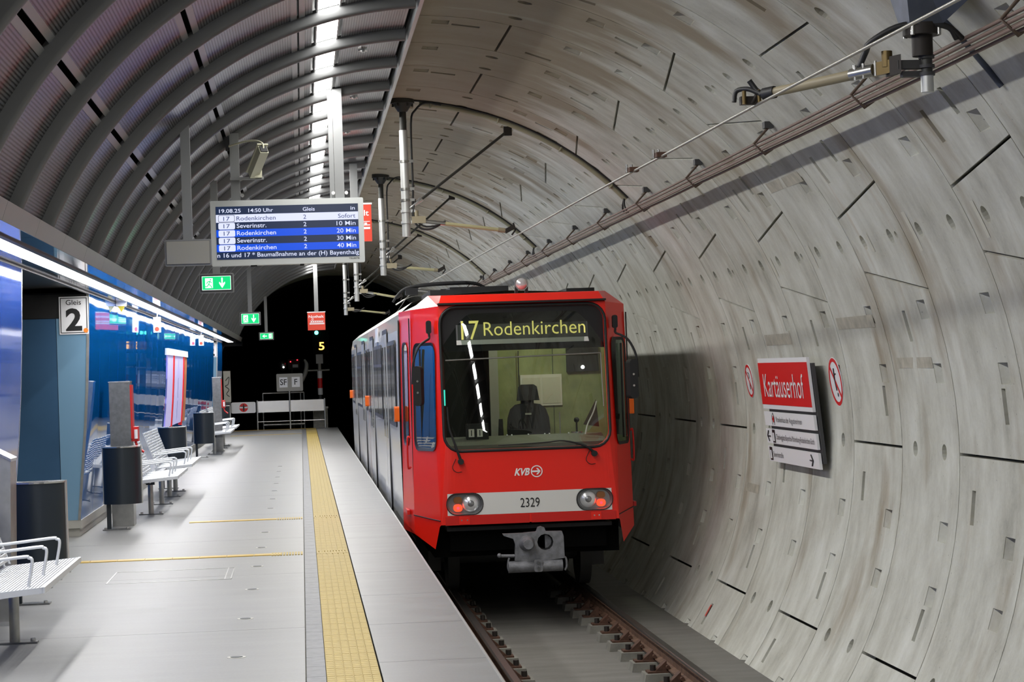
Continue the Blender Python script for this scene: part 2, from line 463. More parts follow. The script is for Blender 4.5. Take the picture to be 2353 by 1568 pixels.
wall_right = struct(bpy.data.objects.new('wall_right', None)); COL.objects.link(wall_right)
def arc_sheet(name, th0, th1, y0, y1, r, m, n=40, parent=None):
    b = MB(); vs = []; fs = []
    for i in range(n+1):
        t = th0+(th1-th0)*i/n; vs += [TP(t, y0, r), TP(t, y1, r)]
    fs = [(2*i, 2*i+2, 2*i+3, 2*i+1) for i in range(n)]
    b.add(vs, fs, True); return b.build(name, m, parent)
K0, K1 = -9, 32
YA, YB = TY0+K0*TW, TY0+(K1+1)*TW
arc_sheet('joint_backing', -40, 132, YA-0.01, YB, TR+0.13, 'unlit_concrete', 60, wall_right)

GAP_J, GAP_R = 0.011, 0.0075
STN = 360/14
def seg_mesh(name, l0, l1, h0, h1, feats):
    """one lining segment: angle limits low (l) and high (h) at fr=0 and fr=1, features in (angle, fr)"""
    D = TR*pi/180
    t0, t1 = GAP_R, TW-GAP_R
    gl = lambda f: (l0+(l1-l0)*f)*D+GAP_J
    gh = lambda f: (h0+(h1-h0)*f)*D-GAP_J
    n = max(2, int((h0-l0)/3.2)+1); outer = []
    f0, f1 = t0/TW, t1/TW
    for i in range(n+1): outer.append((gl(f0)+(gh(f0)-gl(f0))*i/n, t0))
    for i in range(n, -1, -1): outer.append((gl(f1)+(gh(f1)-gl(f1))*i/n, t1))
    holes = []; pk = []
    for ft in feats:
        if ft[0] == 'q':                                            # wedge pocket: a0,a1,fr0,fr1, depths at the 4 corners
            _, a0, a1, q0, q1, d = ft
            c = [(a0*D, q0*TW), (a1*D, q0*TW), (a1*D, q1*TW), (a0*D, q1*TW)]
            holes.append(c); pk.append((c, d))
        else:
            _, a, q, r, dep = ft
            c = [(a*D+r*math.cos(2*pi*i/14), q*TW+r*math.sin(2*pi*i/14)) for i in range(14)]
            holes.append(c); pk.append((c, [dep]*14))
    st = []
    for i in range(1, n):
        for fr in (0.33, 0.67):
            p = (gl(fr)+(gh(fr)-gl(fr))*i/n, fr*TW)
            if all(abs(p[0]-sum(c[0] for c in h)/len(h)) > 0.2 or abs(p[1]-sum(c[1] for c in h)/len(h)) > 0.15 for h in holes): st.append(p)
    V, F = cdt(outer, holes, st)
    P = lambda s, t, dep=0.0: TP(s/D, TY0+t, TR+dep)
    b = MB(); b.add([P(*p) for p in V], [f[::-1] for f in F], True)
    for c, d in pk:
        m_ = len(c); A = [P(*p) for p in c]; B = [P(*p, dd+0.0005) for p, dd in zip(c, d)]
        b.add(A+B, [(i, (i+1) % m_, m_+(i+1) % m_, m_+i) for i in range(m_)]); b.add(B, [tuple(range(m_))])
    m_ = len(outer); A = [P(*p) for p in outer]; B = [P(*p, 0.12) for p in outer]
    b.add(A+B, [(i, (i+1) % m_, m_+(i+1) % m_, m_+i) for i in range(m_)])
    return b.mesh(name, 'concrete')

def ring_parts(key):
    """list of (l0,l1,h0,h1,features) for one ring; key = angle of the key stone, or None (straight joints at 39.1+...)"""
    k = key if key is not None else 39.1
    joints = sorted([(k+51.43*i) for i in range(-2, 4)])
    joints = [j for j in joints if -40 < j < 131]
    feats = []
    for i in range(-4, 5):
        c = 39.1+STN*i
        if not -30 < c < 128: continue
        isj = any(abs(c-j) < 1 for j in joints); iskey = key is not None and abs(c-key) < 1
        for sgn in (-1, 1):                                          # bolt pockets, deep towards the next ring
            a = c+sgn*9.1; feats.append(('q', a-1.15, a+1.15, 0.14, 0.275, (0.16, 0.16, 0.004, 0.004)))
        if iskey:
            feats += [('c', c, .25, .06, .09), ('c', c, .76, .06, .09), ('c', c, .145, .03, .04)]
            feats += [('q', c-13.5, c-10.35, .335, .385, (.045, .12, .12, .045)), ('q', c-12.1, c-8.2, .715, .765, (.045, .12, .12, .045)),
                      ('q', c+9.0, c+12.8, .525, .58, (.12, .045, .045, .12))]
        elif isj:
            feats += [('q', c-7.5, c-3.7, .235, .29, (.045, .12, .12, .045)), ('q', c+3.8, c+7.6, .745, .80, (.12, .045, .045, .12))]
        else:
            feats += [('c', c, .25, .06, .09), ('c', c, .755, .06, .09)]
    cuts = []                                                        # (l,h) edges: each cut = (end of previous, start of next) at fr0, fr1
    for j in joints:
        if key is not None and abs(j-key) < 1:
            cuts.append((j-6.7, j-3.6)); cuts.append((j+6.9, j+3.7))
        else: cuts.append((j, j))
    edges = [(-38.0, -38.0)]+[c for c in cuts if c[0] > -37]+[(130.0, 130.0)]
    out = []
    for (l0, l1), (h0, h1) in zip(edges[:-1], edges[1:]):
        fs = []
        for f in feats:
            a0, a1 = (f[1], f[2]) if f[0] == 'q' else (f[1]-1, f[1]+1)
            q = (f[3]+f[4])/2 if f[0] == 'q' else f[2]
            lo = l0+(l1-l0)*q; hi = h0+(h1-h0)*q
            if a0 > lo+0.35 and a1 < hi-0.35: fs.append(f)
        out.append((l0, l1, h0, h1, fs))
    return out
RING_MESH = {}
for kk, key in (('even', 64.8), ('odd', 39.1), ('plain', None)):
    RING_MESH[kk] = [seg_mesh('concrete_segment', *p) for p in ring_parts(key)]
for k in range(K0, K1+1):
    kind = 'even' if k % 2 == 0 else ('plain' if k <= -3 else 'odd')
    for me in RING_MESH[kind]:
        link_copy(me, 'concrete_segment', wall_right, (0, k*TW, 0))

# running tunnel beyond the platform, its unlit darkness put into the colour
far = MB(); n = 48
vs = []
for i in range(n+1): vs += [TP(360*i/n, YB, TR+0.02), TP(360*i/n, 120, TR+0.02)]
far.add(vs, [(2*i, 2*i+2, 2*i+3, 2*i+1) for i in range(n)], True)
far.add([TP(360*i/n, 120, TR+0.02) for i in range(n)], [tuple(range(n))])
struct(far.build('wall_tunnel_far', 'unlit_concrete'))

# ------------------------------------------------------------------ track bed and platform
FZ = -1.173
struct(MB().box(0.60, 4.02, 3.0, 120, FZ-0.3, FZ).build('floor_track', 'track_slab'))
PEND = 62.9
floor = struct(MB().box(-5.2, 0.93, 3.0, PEND, -0.30, -0.045).build('floor', 'block_concrete'))
struct(MB().box(0.80, 0.86, 3.0, PEND, FZ, -0.30).build('wall_platform', 'block_concrete'))
def box_me(name, sx, sy, sz, m, bev=0.0):
    return MB().box(-sx/2, sx/2, -sy/2, sy/2, -sz, 0).mesh(name, m)
# edge slabs
es_me = box_me('edge_slab', 0.600, 1.794, 0.09, 'edge_stone')
y = 13.85-1.8*6
while y < PEND-0.1:
    L = min(1.8, PEND-y)
    me = es_me if L > 1.79 else box_me('edge_slab', 0.600, L-0.006, 0.09, 'edge_stone')
    link_copy(me, 'edge_slab', floor, (0.675, y+L/2, 0.0)); y += 1.8
struct(MB().box(0.970, 0.985, 3.0, PEND, -0.10, 0.002).build('trim_1', 'edge_alu'))
# main slabs
ms_me = box_me('floor_slab', 2.925, 3.764, 0.05, 'platform_stone')
ls_me = box_me('floor_slab', 2.30, 3.764, 0.05, 'platform_stone')
y = 13.87-3.77*3
while y < PEND-0.1:
    L = min(3.77, PEND-y)
    a, c = (ms_me, ls_me) if L > 3.76 else (box_me('floor_slab', 2.925, L-.006, .05, 'platform_stone'), box_me('floor_slab', 2.30, L-.006, .05, 'platform_stone'))
    link_copy(a, 'floor_slab', floor, (-1.4925, y+L/2, 0.0)); link_copy(c, 'floor_slab', floor, (-4.11, y+L/2, 0.0)); y += 3.77
# dark kerb strip and yellow tactile tiles
g_me = box_me('kerb_tile', 0.103, 0.396, 0.05, 'grey_tile')
tile = MB().box(-.142, .142, -.148, .148, -.05, -.004)
for i in range(6):
    x0 = -.139+i*.0472
    for j in range(4): tile.box(x0, x0+.040, -.146+j*.0735, -.146+j*.0735+.068, -.004, .003)
t_me = tile.mesh('tactile_tile', 'yellow_tile')
tile2 = MB().box(-.142, .142, -.148, .148, -.05, -.004)
for i in range(11): tile2.box(-.141+i*.0258, -.141+i*.0258+.016, -.146, .146, -.004, .004)
t2_me = tile2.mesh('tactile_tile', 'yellow_tile')
y = 3.32
while y < PEND-0.2:
    cross = min(abs(y-q) for q in (19.52, 24.23, 57.6)) < 0.15
    link_copy(t2_me if cross else t_me, 'tactile_tile', floor, (0.225, y, 0.0)); y += 0.30
y = 3.4
while y < PEND-0.3:
    link_copy(g_me, 'kerb_tile', floor, (0.028, y, 0.0)); y += 0.40
# yellow guide bars across the platform
bar_me = MB().box(-.118, .118, -.085, .085, -.02, .006).mesh('guide_bar', 'yellow_paint')
end_me = tile2.mesh('tactile_tile', 'yellow_tile')
for yy, x0 in ((19.52, -2.15), (24.23, -1.28), (57.6, -1.9)):
    x = x0
    while x < -0.33:
        link_copy(bar_me, 'guide_bar', floor, (x+.12, yy, 0.0)); x += 0.24
    link_copy(end_me, 'tactile_tile', floor, (-0.173, yy, 0.003))
struct(MB().box(-2.1, 0.36, 62.62, 62.80, -.02, .006).build('trim_2', 'yellow_paint'))
# flush studs
st_me = MB().cyl((0, 0, -.01), (0, 0, .002), .055, 16).mesh('floor_stud', 'plinth_steel')
st2_me = MB().cyl((0, 0, .002), (0, 0, .004), .036, 16).mesh('stud_cap', 'anthracite')
for i in range(14):
    o = link_copy(st_me, 'floor_stud', floor, (-0.42, 12.55+1.95*i, 0)); link_copy(st2_me, 'stud_cap', o)
# service hatch let into the floor
h = MB().box(-1.585, -0.60, 17.36, 17.376, -.01, .0025).box(-1.585, -0.60, 18.354, 18.37, -.01, .0025)
h.box(-1.585, -1.573, 17.36, 18.37, -.01, .0025).box(-0.66, -0.65, 17.36, 18.37, -.01, .0025).box(-.612, -.60, 17.36, 18.37, -.01, .0025)
h.build('hatch_frame', 'steel', floor)

# ------------------------------------------------------------------ canopy vault
ceiling = struct(bpy.data.objects.new('ceiling', None)); COL.objects.link(ceiling)
def CP(a, y, r): return (CX+r*math.sin(a), y, CZ+r*math.cos(a))
def ang_ratio(q, r):
    """angle on the vault circle where X/(Z-camera height) = q"""
    lo, hi = -1.45, 0.05
    for _ in range(60):
        a = (lo+hi)/2; x, _, z = CP(a, 0, r); v = x/(z-CAMH)
        if v < q: lo = a
        else: hi = a
    return (lo+hi)/2
A_S1, A_S2, A_S3 = (ang_ratio(q, CR_PAN) for q in (-0.727, -0.292, 0.019))
A_L0, A_L1 = ang_ratio(0.0768, CR_PAN), ang_ratio(0.1355, CR_PAN)
A_LEFT = math.asin((-1.69-CX)/CR_PAN)
A_EDGE = math.asin((0.955-CX)/CR_PAN)
def vault_panel(a0, a1, y0, y1, r, th, m, name):
    n = max(2, int((a1-a0)/0.045)); A = []; b = MB()
    inner = []; outer = []
    for i in range(n+1):
        a = a0+(a1-a0)*i/n
        inner += [CP(a, y0, r), CP(a, y1, r)]; outer += [CP(a, y0, r+th), CP(a, y1, r+th)]
    b.add(inner, [(2*i, 2*i+1, 2*i+3, 2*i+2) for i in range(n)], True)
    b.add(outer, [(2*i, 2*i+2, 2*i+3, 2*i+1) for i in range(n)], True)
    b.add([inner[0], inner[1], outer[1], outer[0]], [(0, 1, 2, 3)]); b.add([inner[-2], inner[-1], outer[-1], outer[-2]], [(3, 2, 1, 0)])
    return b.mesh(name, m)
g1, g2 = 0.0065, 0.014
SPANS = [(A_LEFT, A_S1-g1), (A_S1+g1, A_S2-g1), (A_S2+g1, A_S3-g1*.8), (A_S3+g1*.8, A_L0-g2), (A_L1+g2, A_EDGE-0.012)]
pan_me = [vault_panel(a, b, 0.07, BAY-0.07, CR_PAN, 0.02, 'canopy', 'canopy_panel') for a, b in SPANS]
lip_me = []
for a in (A_S1-g1-.016, A_S1+g1, A_S2-g1-.016, A_S2+g1, A_S3-g1-.010, A_S3+g1*.8):
    lip_me.append(vault_panel(a, a+.016, 0.07, BAY-0.07, CR_PAN-0.003, 0.004, 'edge_alu', 'panel_lip'))
# rib: rounded flange below the panels
def rib_mesh():
    b = MB(); n = 44; prof = [(-.075, CR_PAN+.02), (-.075, CR_RIB+.022), (-.05, CR_RIB+.005), (0, CR_RIB), (.05, CR_RIB+.005), (.075, CR_RIB+.022), (.075, CR_PAN+.02)]
    vs = []
    for i in range(n+1):
        a = A_LEFT+(A_EDGE-.006-A_LEFT)*i/n
        vs += [CP(a, p[0], p[1]) for p in prof]
    m = len(prof)
    b.add(vs, [(i*m+j, i*m+j+1, (i+1)*m+j+1, (i+1)*m+j) for i in range(n) for j in range(m-1)], True)
    b.add(vs[:m], [tuple(range(m))]); b.add(vs[-m:], [tuple(range(m))[::-1]])
    return b.mesh('vault_rib', 'rib_grey')
rib_me = rib_mesh()
def sheet(a0, a1, r, m, name):
    b = MB(); n = 40; vs = []
    for i in range(n+1):
        a = a0+(a1-a0)*i/n; vs += [CP(a, 1.5, r), CP(a, 58.6, r)]
    b.add(vs, [(2*i, 2*i+2, 2*i+3, 2*i+1) for i in range(n)], True); return b.build(name, m, ceiling)
sheet(A_LEFT-0.05, A_EDGE+0.01, CR_PAN+0.10, 'void_black', 'vault_backing')
lp = MB(); n = 4; vs = []
for i in range(n+1):
    a = A_L0+(A_L1-A_L0)*i/n; vs += [CP(a, .10, CR_PAN+.012), CP(a, BAY-.10, CR_PAN+.012)]
lp.add(vs, [(2*i, 2*i+1, 2*i+3, 2*i+2) for i in range(n)]); lp_me = lp.mesh('diffuser', 'light_panel')
fr = MB()
for a0, a1 in ((A_L0-.004, A_L0), (A_L1, A_L1+.004)):
    P = [CP(a0, .08, CR_PAN-.004), CP(a1, .08, CR_PAN-.004), CP(a1, .08, CR_PAN+.04), CP(a0, .08, CR_PAN+.04)]
    fr.prism(P, [(p[0], BAY-.08, p[2]) for p in P])
fr_me = fr.mesh('light_frame', 'fascia_grey')
nb = 0
NB0, NB1 = -9, 26
for k in range(NB0, NB1+1):
    y0 = RIB0+k*BAY
    link_copy(rib_me, 'vault_rib', ceiling, (0, y0, 0))
    if k == NB1: break
    for me in pan_me: link_copy(me, 'canopy_panel', ceiling, (0, y0, 0))
    for me in lip_me: link_copy(me, 'panel_lip', ceiling, (0, y0, 0))
    t = thing('ceiling_light', (0.28, y0+BAY/2, 4.39), (f'{ORD[k]} white light panel between canopy ribs, counted from the picture top' if 0 <= k < 13 else 'small far white light panel between the last canopy ribs' if k >= 13 else 'white light panel of the canopy nearer than the picture shows'), 'ceiling light', 'light panels along the canopy')
    o = link_copy(lp_me, 'diffuser', t, (-0.28, -BAY/2, -4.39)); o = link_copy(fr_me, 'light_frame', t, (-0.28, -BAY/2, -4.39))
# canopy edge profile
ce = MB()
e0 = CP(A_EDGE, 0, CR_PAN)
ce.box(0.960, 0.990, 3.0, 58.5, e0[2]-.075, e0[2]+.06)
struct(ce.build('trim_3', 'edge_alu'))
# little sensors on the right-hand panels
sn = MB().cyl((0, 0, 0), (0, 0, -.02), .04, 12).cyl((0, 0, -.02), (0, 0, -.03), .02, 10).mesh('vault_spotlight', 'steel_bright')
for i, k in enumerate((1, 3, 5, 7)):
    a = A_L1+(A_EDGE-A_L1)*.42; p = CP(a, RIB0+k*BAY+.8, CR_PAN)
    o = link_copy(sn, 'vault_spotlight', ceiling, p)

# ------------------------------------------------------------------ side soffit with light row
SZ = 2.516
struct(MB().box(-1.77, -1.622, 3.0, 60.6, SZ-.004, SZ+.03).build('trim_4', 'soffit_dark'))
soffit = struct(bpy.data.objects.new('ceiling_soffit', None)); COL.objects.link(soffit)
MB().box(-4.0, -1.63, 3.0, 60.6, SZ+.05, SZ+.10).build('soffit_backing', 'soffit_dark', soffit)
MB().box(-2.035, -1.992, 3.0, 60.6, SZ-.005, SZ+.03).build('soffit_rail', 'soffit_steel', soffit)
MB().box(-1.814, -1.773, 3.0, 60.6, SZ-.018, SZ+.03).build('soffit_rail', 'soffit_dark', soffit)
MB().box(-2.175, -2.145, 3.0, 60.6, SZ-.02, SZ+.03).build('soffit_rail', 'soffit_dark', soffit)
mp = MB().box(-1.770, -1.624, .004, 1.496, -.006, 0).mesh('mirror_panel', 'mirror_steel')
ip = MB().box(-2.142, -2.038, .004, 1.496, .0, .02).mesh('soffit_panel', 'mirror_steel')
fpm = MB(); A = [(-1.622, .004, -.004), (-1.585, .004, .104), (-1.605, .004, .109), (-1.642, .004, .01)]
fpm.prism(A, [(p[0], 1.496, p[2]) for p in A]); fp = fpm.mesh('fascia_panel', 'fascia_grey')
for i in range(38):
    y0 = 3.2+1.5*i+0.05
    if y0+1.5 > 60.5: continue
    link_copy(mp, 'mirror_panel', soffit, (0, y0, SZ)); link_copy(ip, 'soffit_panel', soffit, (0, y0, SZ)); link_copy(fp, 'fascia_panel', soffit, (0, y0, SZ))
for i in range(38):
    y0 = 3.17+1.5*i+(0.0 if i < 12 else 0.27)
    if y0+1.5 > 60.6: continue
    t = thing('soffit_light', (-1.90, y0+.75, SZ), (f'{ORD[i-7]} white panel of the soffit light row, counted from the left picture edge' if 7 <= i < 16 else 'small far panel of the white soffit light row' if i >= 16 else 'near panel of the soffit light row outside the picture'), 'ceiling light', 'light row along the soffit')
    MB().box(-1.990, -1.816, y0+.014, y0+1.486, SZ-.006, SZ+.012).build('diffuser', 'light_soffit', t) if i == 0 else None
    if i == 0: sl_me = t.children[0].data
    else: link_copy(sl_me, 'diffuser', t)
# closing masonry at the left, beyond the wall cores
struct(MB().box(-5.3, -5.2, 3.0, 64, -0.3, 5.0).build('wall_left', 'unlit_concrete'))
struct(MB().box(-5.2, -1.6, 60.7, 60.9, 2.4, 4.2).build('wall_back', 'void_black'))

# ------------------------------------------------------------------ blue wall cores at the left
WPROF = [(.17, -2.305), (.45, -2.278), (.8, -2.245), (1.15, -2.213), (1.5, -2.187), (2.0, -2.163), (2.516, -2.150)]
def wx(z):
    for (z0, x0), (z1, x1) in zip(WPROF[:-1], WPROF[1:]):
        if z <= z1: return x0+(x1-x0)*(z-z0)/(z1-z0)
    return WPROF[-1][1]
def glass_panel(w, seed):
    """slightly bowed glossy panel, thickness 8 mm; local y from 0 to w"""
    rr = random.Random(seed); b = MB(); ny, zs = 10, [z for z, _ in WPROF]
    amp = rr.uniform(.0005, .0013)*rr.choice((-1, 1)); am2 = rr.uniform(-.0004, .0004); vs = []
    for z in zs:
        for j in range(ny+1):
            t = j/ny; bow = amp*math.sin(pi*t)+am2*math.sin(2*pi*t+z)
            vs.append((wx(z)+bow, .004+(w-.008)*t, z))
    m = ny+1
    b.add(vs, [(i*m+j, i*m+j+1, (i+1)*m+j+1, (i+1)*m+j) for i in range(len(zs)-1) for j in range(ny)], True)
    b.add([(x-.012, yy, z) for x, yy, z in vs], [(i*m+j, (i+1)*m+j, (i+1)*m+j+1, i*m+j+1) for i in range(len(zs)-1) for j in range(ny)], True)
    for j in (0, ny):
        b.add([vs[i*m+j] for i in range(len(zs))]+[(vs[i*m+j][0]-.012, vs[i*m+j][1], vs[i*m+j][2]) for i in range(len(zs))],
              [(i, i+1, len(zs)+i+1, len(zs)+i) for i in range(len(zs)-1)])
    return b
def core(name, y0, y1, pm, label, w=1.2, end=True):
    t = thing(name, (-2.3, y0, 0), label, 'wall core')
    A = [(x-.02, y0+.03, z) for z, x in WPROF]+[(-4.6, y0+.03, 2.516), (-4.6, y0+.03, .17)]
    MB().prism(A, [(p[0], y1-.03, p[2]) for p in A]).build('core_body', 'anthracite', t)
    MB().box(-4.6, -2.30, y0, y1, .085, .17).build('plinth_cap', 'plinth_steel', t)
    MB().box(-4.6, -2.325, y0+.04, y1-.04, 0.0, .085).build('plinth', 'plinth_steel', t)
    n = max(1, round((y1-y0)/w)); w = (y1-y0)/n
    ms = [glass_panel(w, s).mesh('glass_panel', pm) for s in range(5)]
    for i in range(n):
        link_copy(ms[i % 5], 'glass_panel', t, (2.3, i*w, 0))
    if end:
        b = MB(); A = [(-3.9, y0, .17)]+[(-3.9, y0, 2.516)]+[(-2.42, y0, 2.516), (-2.42, y0, .17)]
        MB().prism([(-3.9, y0, .17), (-2.50, y0, .17), (-2.50, y0, 2.25), (-3.9, y0, 2.25)], [(-3.9, y0+.03, .17), (-2.50, y0+.03, .17), (-2.50, y0+.03, 2.25), (-3.9, y0+.03, 2.25)]).build('end_panel', 'core_panel', t)
        zz = [z for z, _ in WPROF if z < 2.3]+[2.25]
        A = [(wx(z)-.03, y0-.004, z) for z in zz]+[(-2.495, y0-.004, 2.25), (-2.495, y0-.004, .17)]
        MB().prism(A, [(p[0], y0+.03, p[2]) for p in A]).build('end_panel', 'core_panel_reflect', t)
        MB().box(-3.9, -2.18, y0, y0+.03, 2.255, 2.50).build('head_panel', 'soffit_steel', t)
        A = [(x-.002, y0-.012, z) for z, x in WPROF]; B = [(x-.030, y0-.012, z) for z, x in WPROF]
        tr = MB(); tr.prism(A+B[::-1], [(p[0], y0+.012, p[2]) for p in A+B[::-1]]); tr.build('edge_trim', 'steel', t)
    return t
core('wall_core', 3.0, 17.3, 'purple_glass', 'nearest blue glass wall core cut by the left picture edge', end=False)
core('wall_core', 22.75, 54.6, 'blue_glass', 'long blue glass clad wall core behind the benches')
core('wall_core', 57.2, 60.5, 'blue_glass', 'short blue wall core at the far end of the platform')
# steel edge of the near core
tr = MB(); A = [(x+.002, 17.29, z) for z, x in WPROF]; B = [(x-.018, 17.29, z) for z, x in WPROF]
near_core = [o for o in COL.objects if o.name.startswith('wall_core')][0]
tr.prism(A+B[::-1], [(p[0], 17.315, p[2]) for p in A+B[::-1]]); tr.build('edge_trim', 'steel_bright', near_core)

# ---- platform number signs on the end faces
def gleis_sign(yy, label, x0=-2.462, x1=-2.166, z0=2.085, z1=2.473):
    t = thing('platform_sign', (x0, yy, z0), label, 'sign')
    MB().box(x0, x1, yy-.008, yy, z0, z1).build('plate', 'sign_white', t)
    b = MB(); g, k = .012, .008
    for (a, c, e, f) in ((x0+g, x1-g, z0+g, z0+g+k), (x0+g, x1-g, z1-g-k, z1-g), (x0+g, x0+g+k, z0+g, z1-g), (x1-g-k, x1-g, z0+g, z1-g)):
        b.box(a, c, yy-.0095, yy-.008, e, f)
    b.build('border', 'black_text', t)
    cx = (x0+x1)/2
    text('Gleis', (cx, yy-.0105, z1-.085), XR, UP, .052, .155, 'c', .004, 'black_text', t)
    text('2', (cx, yy-.0105, z0+.045), XR, UP, .215, .165, 'c', .035, 'black_text', t)
    return t
g = gleis_sign(22.743, 'white sign Gleis 2 on the near blue wall end')
b = MB(); b.disc((-2.195, 22.733, 2.122), NEGY, UP, .024); b.build('sticker', 'orange_sticker', g)
gleis_sign(57.19, 'small white platform number sign on the far blue wall end')

# ---- poster case on the long wall
pc = thing('poster_case', (-2.2, 36.0, .75), 'tall lit poster case with red side bars on the blue wall', 'poster case')
for i, (ya, yb) in enumerate(((35.75, 37.3), (37.5, 38.9), (39.0, 40.4), (40.6, 41.7))):
    b = MB(); A = [(wx(z)+.012, ya, z) for z in (.78, 1.2, 1.6, 1.97)]; B = [(wx(z)+.012, yb, z) for z in (.78, 1.2, 1.6, 1.97)]
    b.add(A+B, [(j, 4+j, 5+j, j+1) for j in range(3)]); b.add([(p[0]-.012, p[1], p[2]) for p in A+B], [(j, j+1, 5+j, 4+j) for j in range(3)])
    b.build('poster', 'poster_orange' if i == 3 else 'poster_lilac', pc)
for ya in (37.3, 40.4):
    b = MB(); A = [(wx(z)+.03, ya, z) for z in (.72, 1.2, 1.6, 2.0)]; B = [(wx(z), ya, z) for z in (2.0, 1.6, 1.2, .72)]
    b.prism(A+B, [(p[0], ya+.18, p[2]) for p in A+B]); b.build('side_bar', 'sign_red', pc)
MB().box(wx(2)-.0, wx(2)+.03, 35.7, 41.75, 1.97, 2.08).build('head_strip', 'sign_white', pc)

# ---- hanging markers under the soffit
for i, (yy, x0, lb) in enumerate(((31.0, -2.055, 'white box sign with red disc hanging under the soffit, nearer one'), (46.0, -2.12, 'white box sign with red disc hanging under the soffit, farther one'))):
    t = thing('hanging_sign', (x0+.05, yy, 2.25), lb, 'sign')
    MB().box(x0, x0+.10, yy, yy+.12, 2.245, 2.462).build('sign_box', 'sign_white', t)
    MB().disc((x0+.05, yy-.003, 2.292), NEGY, UP, .032).build('red_disc', 'sign_red_orange', t)
    MB().cyl((x0+.05, yy+.06, 2.46), (x0+.05, yy+.06, 2.516), .012, 8).build('hanger', 'steel', t)
t = thing('warning_lamp', (-2.09, 26, 2.40), 'white and yellow inverted pyramid lamp under the soffit', 'lamp')
c = (-2.09, 26.0)
for (za, zb, ra, rb, mm, nm) in ((2.516, 2.465, .062, .055, 'sign_white', 'shade'), (2.465, 2.395, .040, .004, 'cone_yellow', 'cone_tip')):
    b = MB(); A = [(c[0]+ra*sx, c[1]+ra*sy, za) for sx, sy in ((1, 1), (-1, 1), (-1, -1), (1, -1))]; B = [(c[0]+rb*sx, c[1]+rb*sy, zb) for sx, sy in ((1, 1), (-1, 1), (-1, -1), (1, -1))]
    b.prism(B, A).build(nm, mm, t)

# ------------------------------------------------------------------ benches
def seat_unit(y0, y1, t, arms):
    """white perforated steel seat with backrest, facing the track"""
    xf, xb, zs = -1.47, -1.93, .465
    # seat slats
    b = MB(); n = 22
    for i in range(n):
        x = xf-.012+(xb-xf+.012)*i/(n-1); z = zs-.035*(i/(n-1))
        b.box(x-.0065, x+.0065, y0+.012, y1-.012, z-.012, z)
    stuff(b.build('seat_slats', 'bench_white', t))
    fr = MB()
    for yy in (y0, y1-.012): fr.add(*[[(xf, yy, zs+.003), (xb, yy, zs-.035), (xb, yy, zs-.075), (xf, yy, zs-.03), (xf, yy+.012, zs+.003), (xb, yy+.012, zs-.035), (xb, yy+.012, zs-.075), (xf, yy+.012, zs-.03)], [(0,1,2,3),(7,6,5,4),(0,4,5,1),(3,2,6,7),(0,3,7,4),(1,5,6,2)]])
    m = int((y1-y0)/.5)
    for i in range(1, m): 
        yy = y0+(y1-y0)*i/m; fr.box(xb, xf, yy-.01, yy+.01, zs-.05, zs-.026)
    fr.box(xf-.002, xf+.014, y0, y1, zs-.03, zs+.004)
    fr.build('seat_frame', 'bench_white', t)
    # backrest: horizontal wires on a leaning frame
    bk = MB(); P = lambda s: Vector((xb+.02-.16*s, 0, zs-.02+.44*s))
    for i in range(13):
        p = P(.06+.92*i/12); bk.box(p.x-.006, p.x+.006, y0+.01, y1-.01, p.z-.009, p.z+.009)
    stuff(bk.build('back_slats', 'bench_white', t))
    for i in range(m*2+1):
        yy = y0+(y1-y0)*i/(m*2); w = .014 if i in (0, m*2) else .009
        a, c = P(0), P(1.02)
        MB().obox(((a.x+c.x)/2, min(max(yy, y0+w), y1-w), (a.z+c.z)/2), (1, 0, 0), (0, 1, 0), (c-a), .012, w*2, (c-a).length).build('back_bar', 'bench_white', t)
    for yy in arms:
        path = [(xf-.10, yy, zs-.01), (xf-.075, yy, zs+.13), (xf-.095, yy, zs+.155), (xf-.13, yy, zs+.160), (xb+.06, yy, zs+.135), (xb-.05, yy, zs+.13)]
        MB().tube(path, .010, 6).build('armrest', 'bench_white', t)
def leg(yy, t):
    l = MB().cyl((-1.81, yy, .012), (-1.81, yy, .385), .032, 12).build('leg', 'steel', t)
    MB().box(-1.95, -1.67, yy-.05, yy+.05, 0, .012).build('foot_plate', 'steel_brushed', l)
    for x in (-1.92, -1.70): MB().cyl((x, yy, .012), (x, yy, .03), .016, 8).build('bolt', 'steel_bright', l)
    MB().box(-1.86, -1.76, yy-.04, yy+.04, .35, .43).build('bracket', 'anthracite', l)
def bench(name, groups, legs, label):
    t = thing(name, (-1.81, groups[0][0], 0), label, 'bench', 'benches along the platform')
    for y0, y1, arms in groups: seat_unit(y0, y1, t, arms)
    MB().box(-1.84, -1.78, groups[0][0]+.1, groups[-1][1]-.1, .39, .43).build('beam', 'anthracite', t)
    for yy in legs: leg(yy, t)
    return t
bench('bench', [(12.3, 14.3, (12.5, 13.2, 13.9))], (13.68,), 'white perforated bench cut by the left picture edge, nearest')
bench('bench', [(25.3, 27.6, (25.6, 26.2, 26.8)), (28.6, 31.2, (28.9, 29.7, 30.5))], (25.93, 27.88, 29.54, 30.91), 'white perforated bench in two groups beside the middle steel pillar')
bench('bench', [(44.3, 47.0, (44.6, 45.4, 46.2)), (48.0, 50.6, (48.3, 49.1, 49.9))], (44.72, 46.6, 48.4, 49.95), 'farthest white bench behind the small dark bin')

